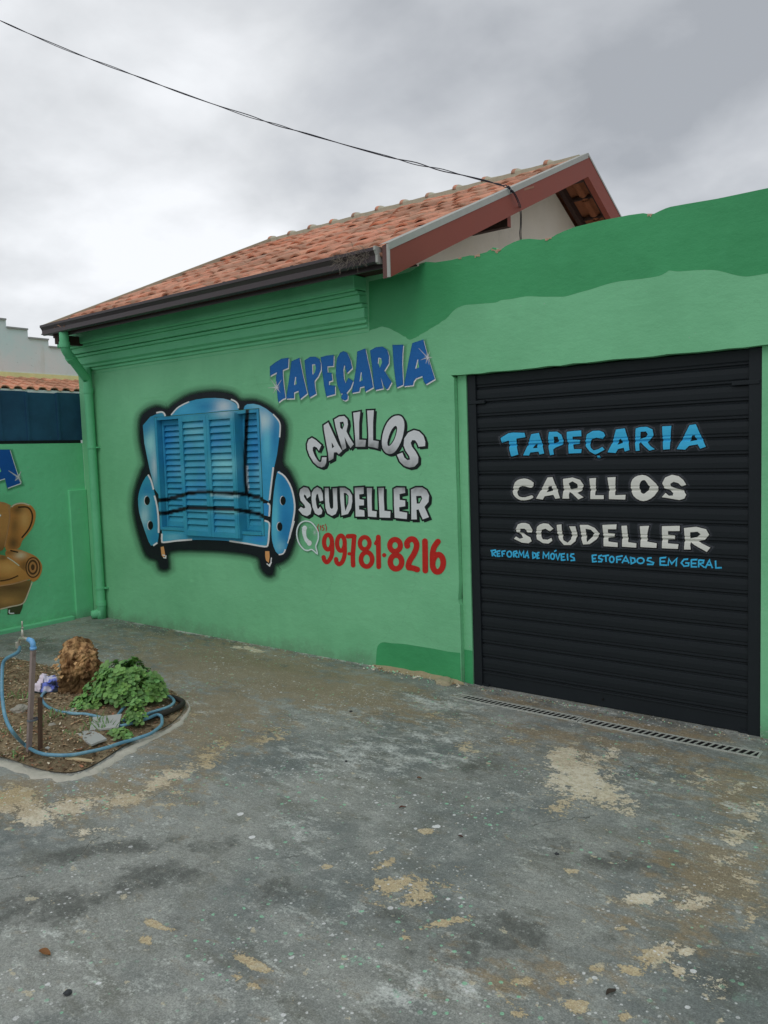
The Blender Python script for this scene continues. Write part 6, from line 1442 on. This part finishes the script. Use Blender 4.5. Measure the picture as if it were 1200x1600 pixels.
def stone(x, y, z, r, name, label, mat, squash=.6, seed=0, cat='stone', group=None):
    bm = bmesh.new(); bmesh.ops.create_icosphere(bm, subdivisions=3, radius=r)
    for v_ in bm.verts:
        q = v_.co / r; f_ = 1 + .32 * noise.noise(q * 1.6 + Vector((seed * 3.1, 0, 0))) + .12 * noise.noise(q * 4 + Vector((seed, 1, 0))); v_.co = Vector((v_.co.x * f_ * 1.15, v_.co.y * f_, v_.co.z * f_ * squash))
    me_ = bpy.data.meshes.new(name); bm.to_mesh(me_); bm.free(); me_.materials.append(mat)
    o = bpy.data.objects.new(name, me_); C.objects.link(o); o.location = (x, y, z); o.rotation_euler = (0, 0, seed * 1.7)
    return tag(o, label, cat, group)
stm = plain('pale_rubble_stone', A(136, 132, 122, .66), .9, var=.25, sc=18, bump=.6)
q = gp(118, 530, .05); stone(q[0], q[1], .06, .055, 'stone', 'pale grey stone lying beside the tap post', stm, seed=1)
q = gp(305, 610, .05); stone(q[0], q[1], .045, .028, 'stone', 'small grey stone between the wood flake and the hose', stm, seed=2)

# ---- rubble and litter at the wall foot by the door
q = on_z(700, 1066, 0); stone(-3.36, -0.065, -.005, .075, 'mortar_lump', 'rounded lump of mortar against the wall foot beside the drain', plain('dusty_mortar', A(134, 126, 104, GH), .95, var=.2, sc=25, bump=.6), .45, 3, 'mortar')
m = MB(); rp = [G_(150, 142, 122), G_(128, 118, 96), G_(170, 166, 152), G_(108, 92, 70), G_(120, 172, 140)]
for k in range(520):
    x = random.choice([random.uniform(-4.15, -3.2), random.uniform(-7.9, -3.3), random.uniform(-3.3, -1.05)]); y = -abs(random.gauss(0.02, .05)) - .01
    if x > -3.2: y = -abs(random.gauss(0, .05)) + .03
    r = random.uniform(.003, .012) * (1.3 if x > -4.15 and x < -3.2 else .7); z = float(ground_z(x, y)) + r * .3; kk = random.choice(rp); kk = rp[4] if (x < -4.2 and random.random() < .45) else kk
    P_ = [(x + r * math.cos(t_) * random.uniform(.7, 1.2), y + r * math.sin(t_) * random.uniform(.6, 1.1), z) for t_ in (0, 1.57, 3.14, 4.71)]; P_.append((x, y, z + r * .8)); m.add(P_, [(0, 1, 4), (1, 2, 4), (2, 3, 4), (3, 0, 4)], [tuple(kk) + (1,)] * 5)
tag(m.obj('rubble', M['litter']), 'crumbs of mortar and paint flakes along the foot of the green wall', 'rubble', kind='stuff')
# bare footing showing under the wall between patch and drain
m = MB(); V = []
xs_ = np.linspace(-4.12, -3.22, 30)
for i, x in enumerate(xs_):
    k = math.sin(math.pi * (i / 29)) ** .4; h_ = (.014 + .016 * noise.noise((x * 9, 0, 0))) * k; d_ = (.05 + .03 * noise.noise((x * 7, 3, 0))) * k
    z0 = float(ground_z(x, -.02)); V += [(x, .002, z0 + h_ + .01), (x, -.012 - d_ * .3, z0 + h_), (x, -.02 - d_, z0 - .002)]
m.add(V, [(3 * i + k, 3 * i + k + 1, 3 * i + k + 4, 3 * i + k + 3) for i in range(29) for k in range(2)])
m.obj('bare_footing', plain('bare_sandy_footing', A(132, 120, 96, GH), .95, var=.45, sc=30, bump=1.0), shop, smooth=True)

# ---- dry leaves and pebbles on the yard
def dry_leaf(x, y, L, rot, label, col=(0.20, 0.10, 0.045)):
    P0_ = on_z(x, y, 0); m = MB(); n_ = 7; V, Fq = [], []
    for i in range(n_ + 1):
        u = i / n_; w = L * .24 * math.sin(math.pi * min(1, u * .95 + .03)) ** .8
        for s_ in (-1, 0, 1): V.append((u * L - L / 2, s_ * w, .003 + (.006 * abs(s_) * (1 + .4 * math.sin(u * 6)) + .004 * math.sin(u * 3)) * L / .05))
    for i in range(n_):
        for k in range(2): a_ = 3 * i + k; Fq.append((a_, a_ + 1, a_ + 4, a_ + 3))
    o = m.add(V, Fq).obj('dry_leaf', plain('dry_leaf_brown', col, .75, var=.3, sc=60), None, smooth=True)
    o.location = (P0_[0], P0_[1], float(ground_z(P0_[0], P0_[1])) + .001); o.rotation_euler = (0, 0, rot)
    return tag(o, label, 'leaf', 'dry leaves lying on the yard')
dry_leaf(70, 1492, .060, .2, 'orange brown dry leaf lying at the left front of the yard', (.24, .11, .04))
dry_leaf(629, 1263, .035, .9, 'small reddish dry leaf lying left of the big sandy patch', (.13, .05, .035))
dry_leaf(655, 1217, .030, 0.2, 'tiny rust leaf on the grey floor between bed and drain', (.17, .07, .03))
dry_leaf(720, 1309, .028, 0.1, 'small dark red leaf at the centre of the yard', (.08, .03, .025))
dry_leaf(955, 1553, .045, 1.2, 'dark curled leaf scrap among the sandy flakes at the right front', (.06, .045, .035))
dkst = plain('dark_pebble', A(52, 54, 56, .66), .8, var=.2, sc=60, bump=.4)
for (x, y, r, lab, sd) in ((106, 1553, .013, 'dark pebble lying at the left front corner of the yard', 1), (870, 1335, .009, 'tiny dark pebble on the yard below the big sandy patch', 2), (548, 1112, .010, 'small brown clod on the yard near the wall', 4), (541, 1190, .008, 'tiny brown grit lump in the middle of the yard', 5)):
    q = on_z(x, y, 0); stone(q[0], q[1], r * .35 + float(ground_z(q[0], q[1])), r, 'pebble', lab, dkst, .5, sd, group='pebbles on the yard')
tot = sum(len(o.data.polygons) for o in scene.objects if o.type == 'MESH')
print('objects', len(scene.objects), 'faces', tot)
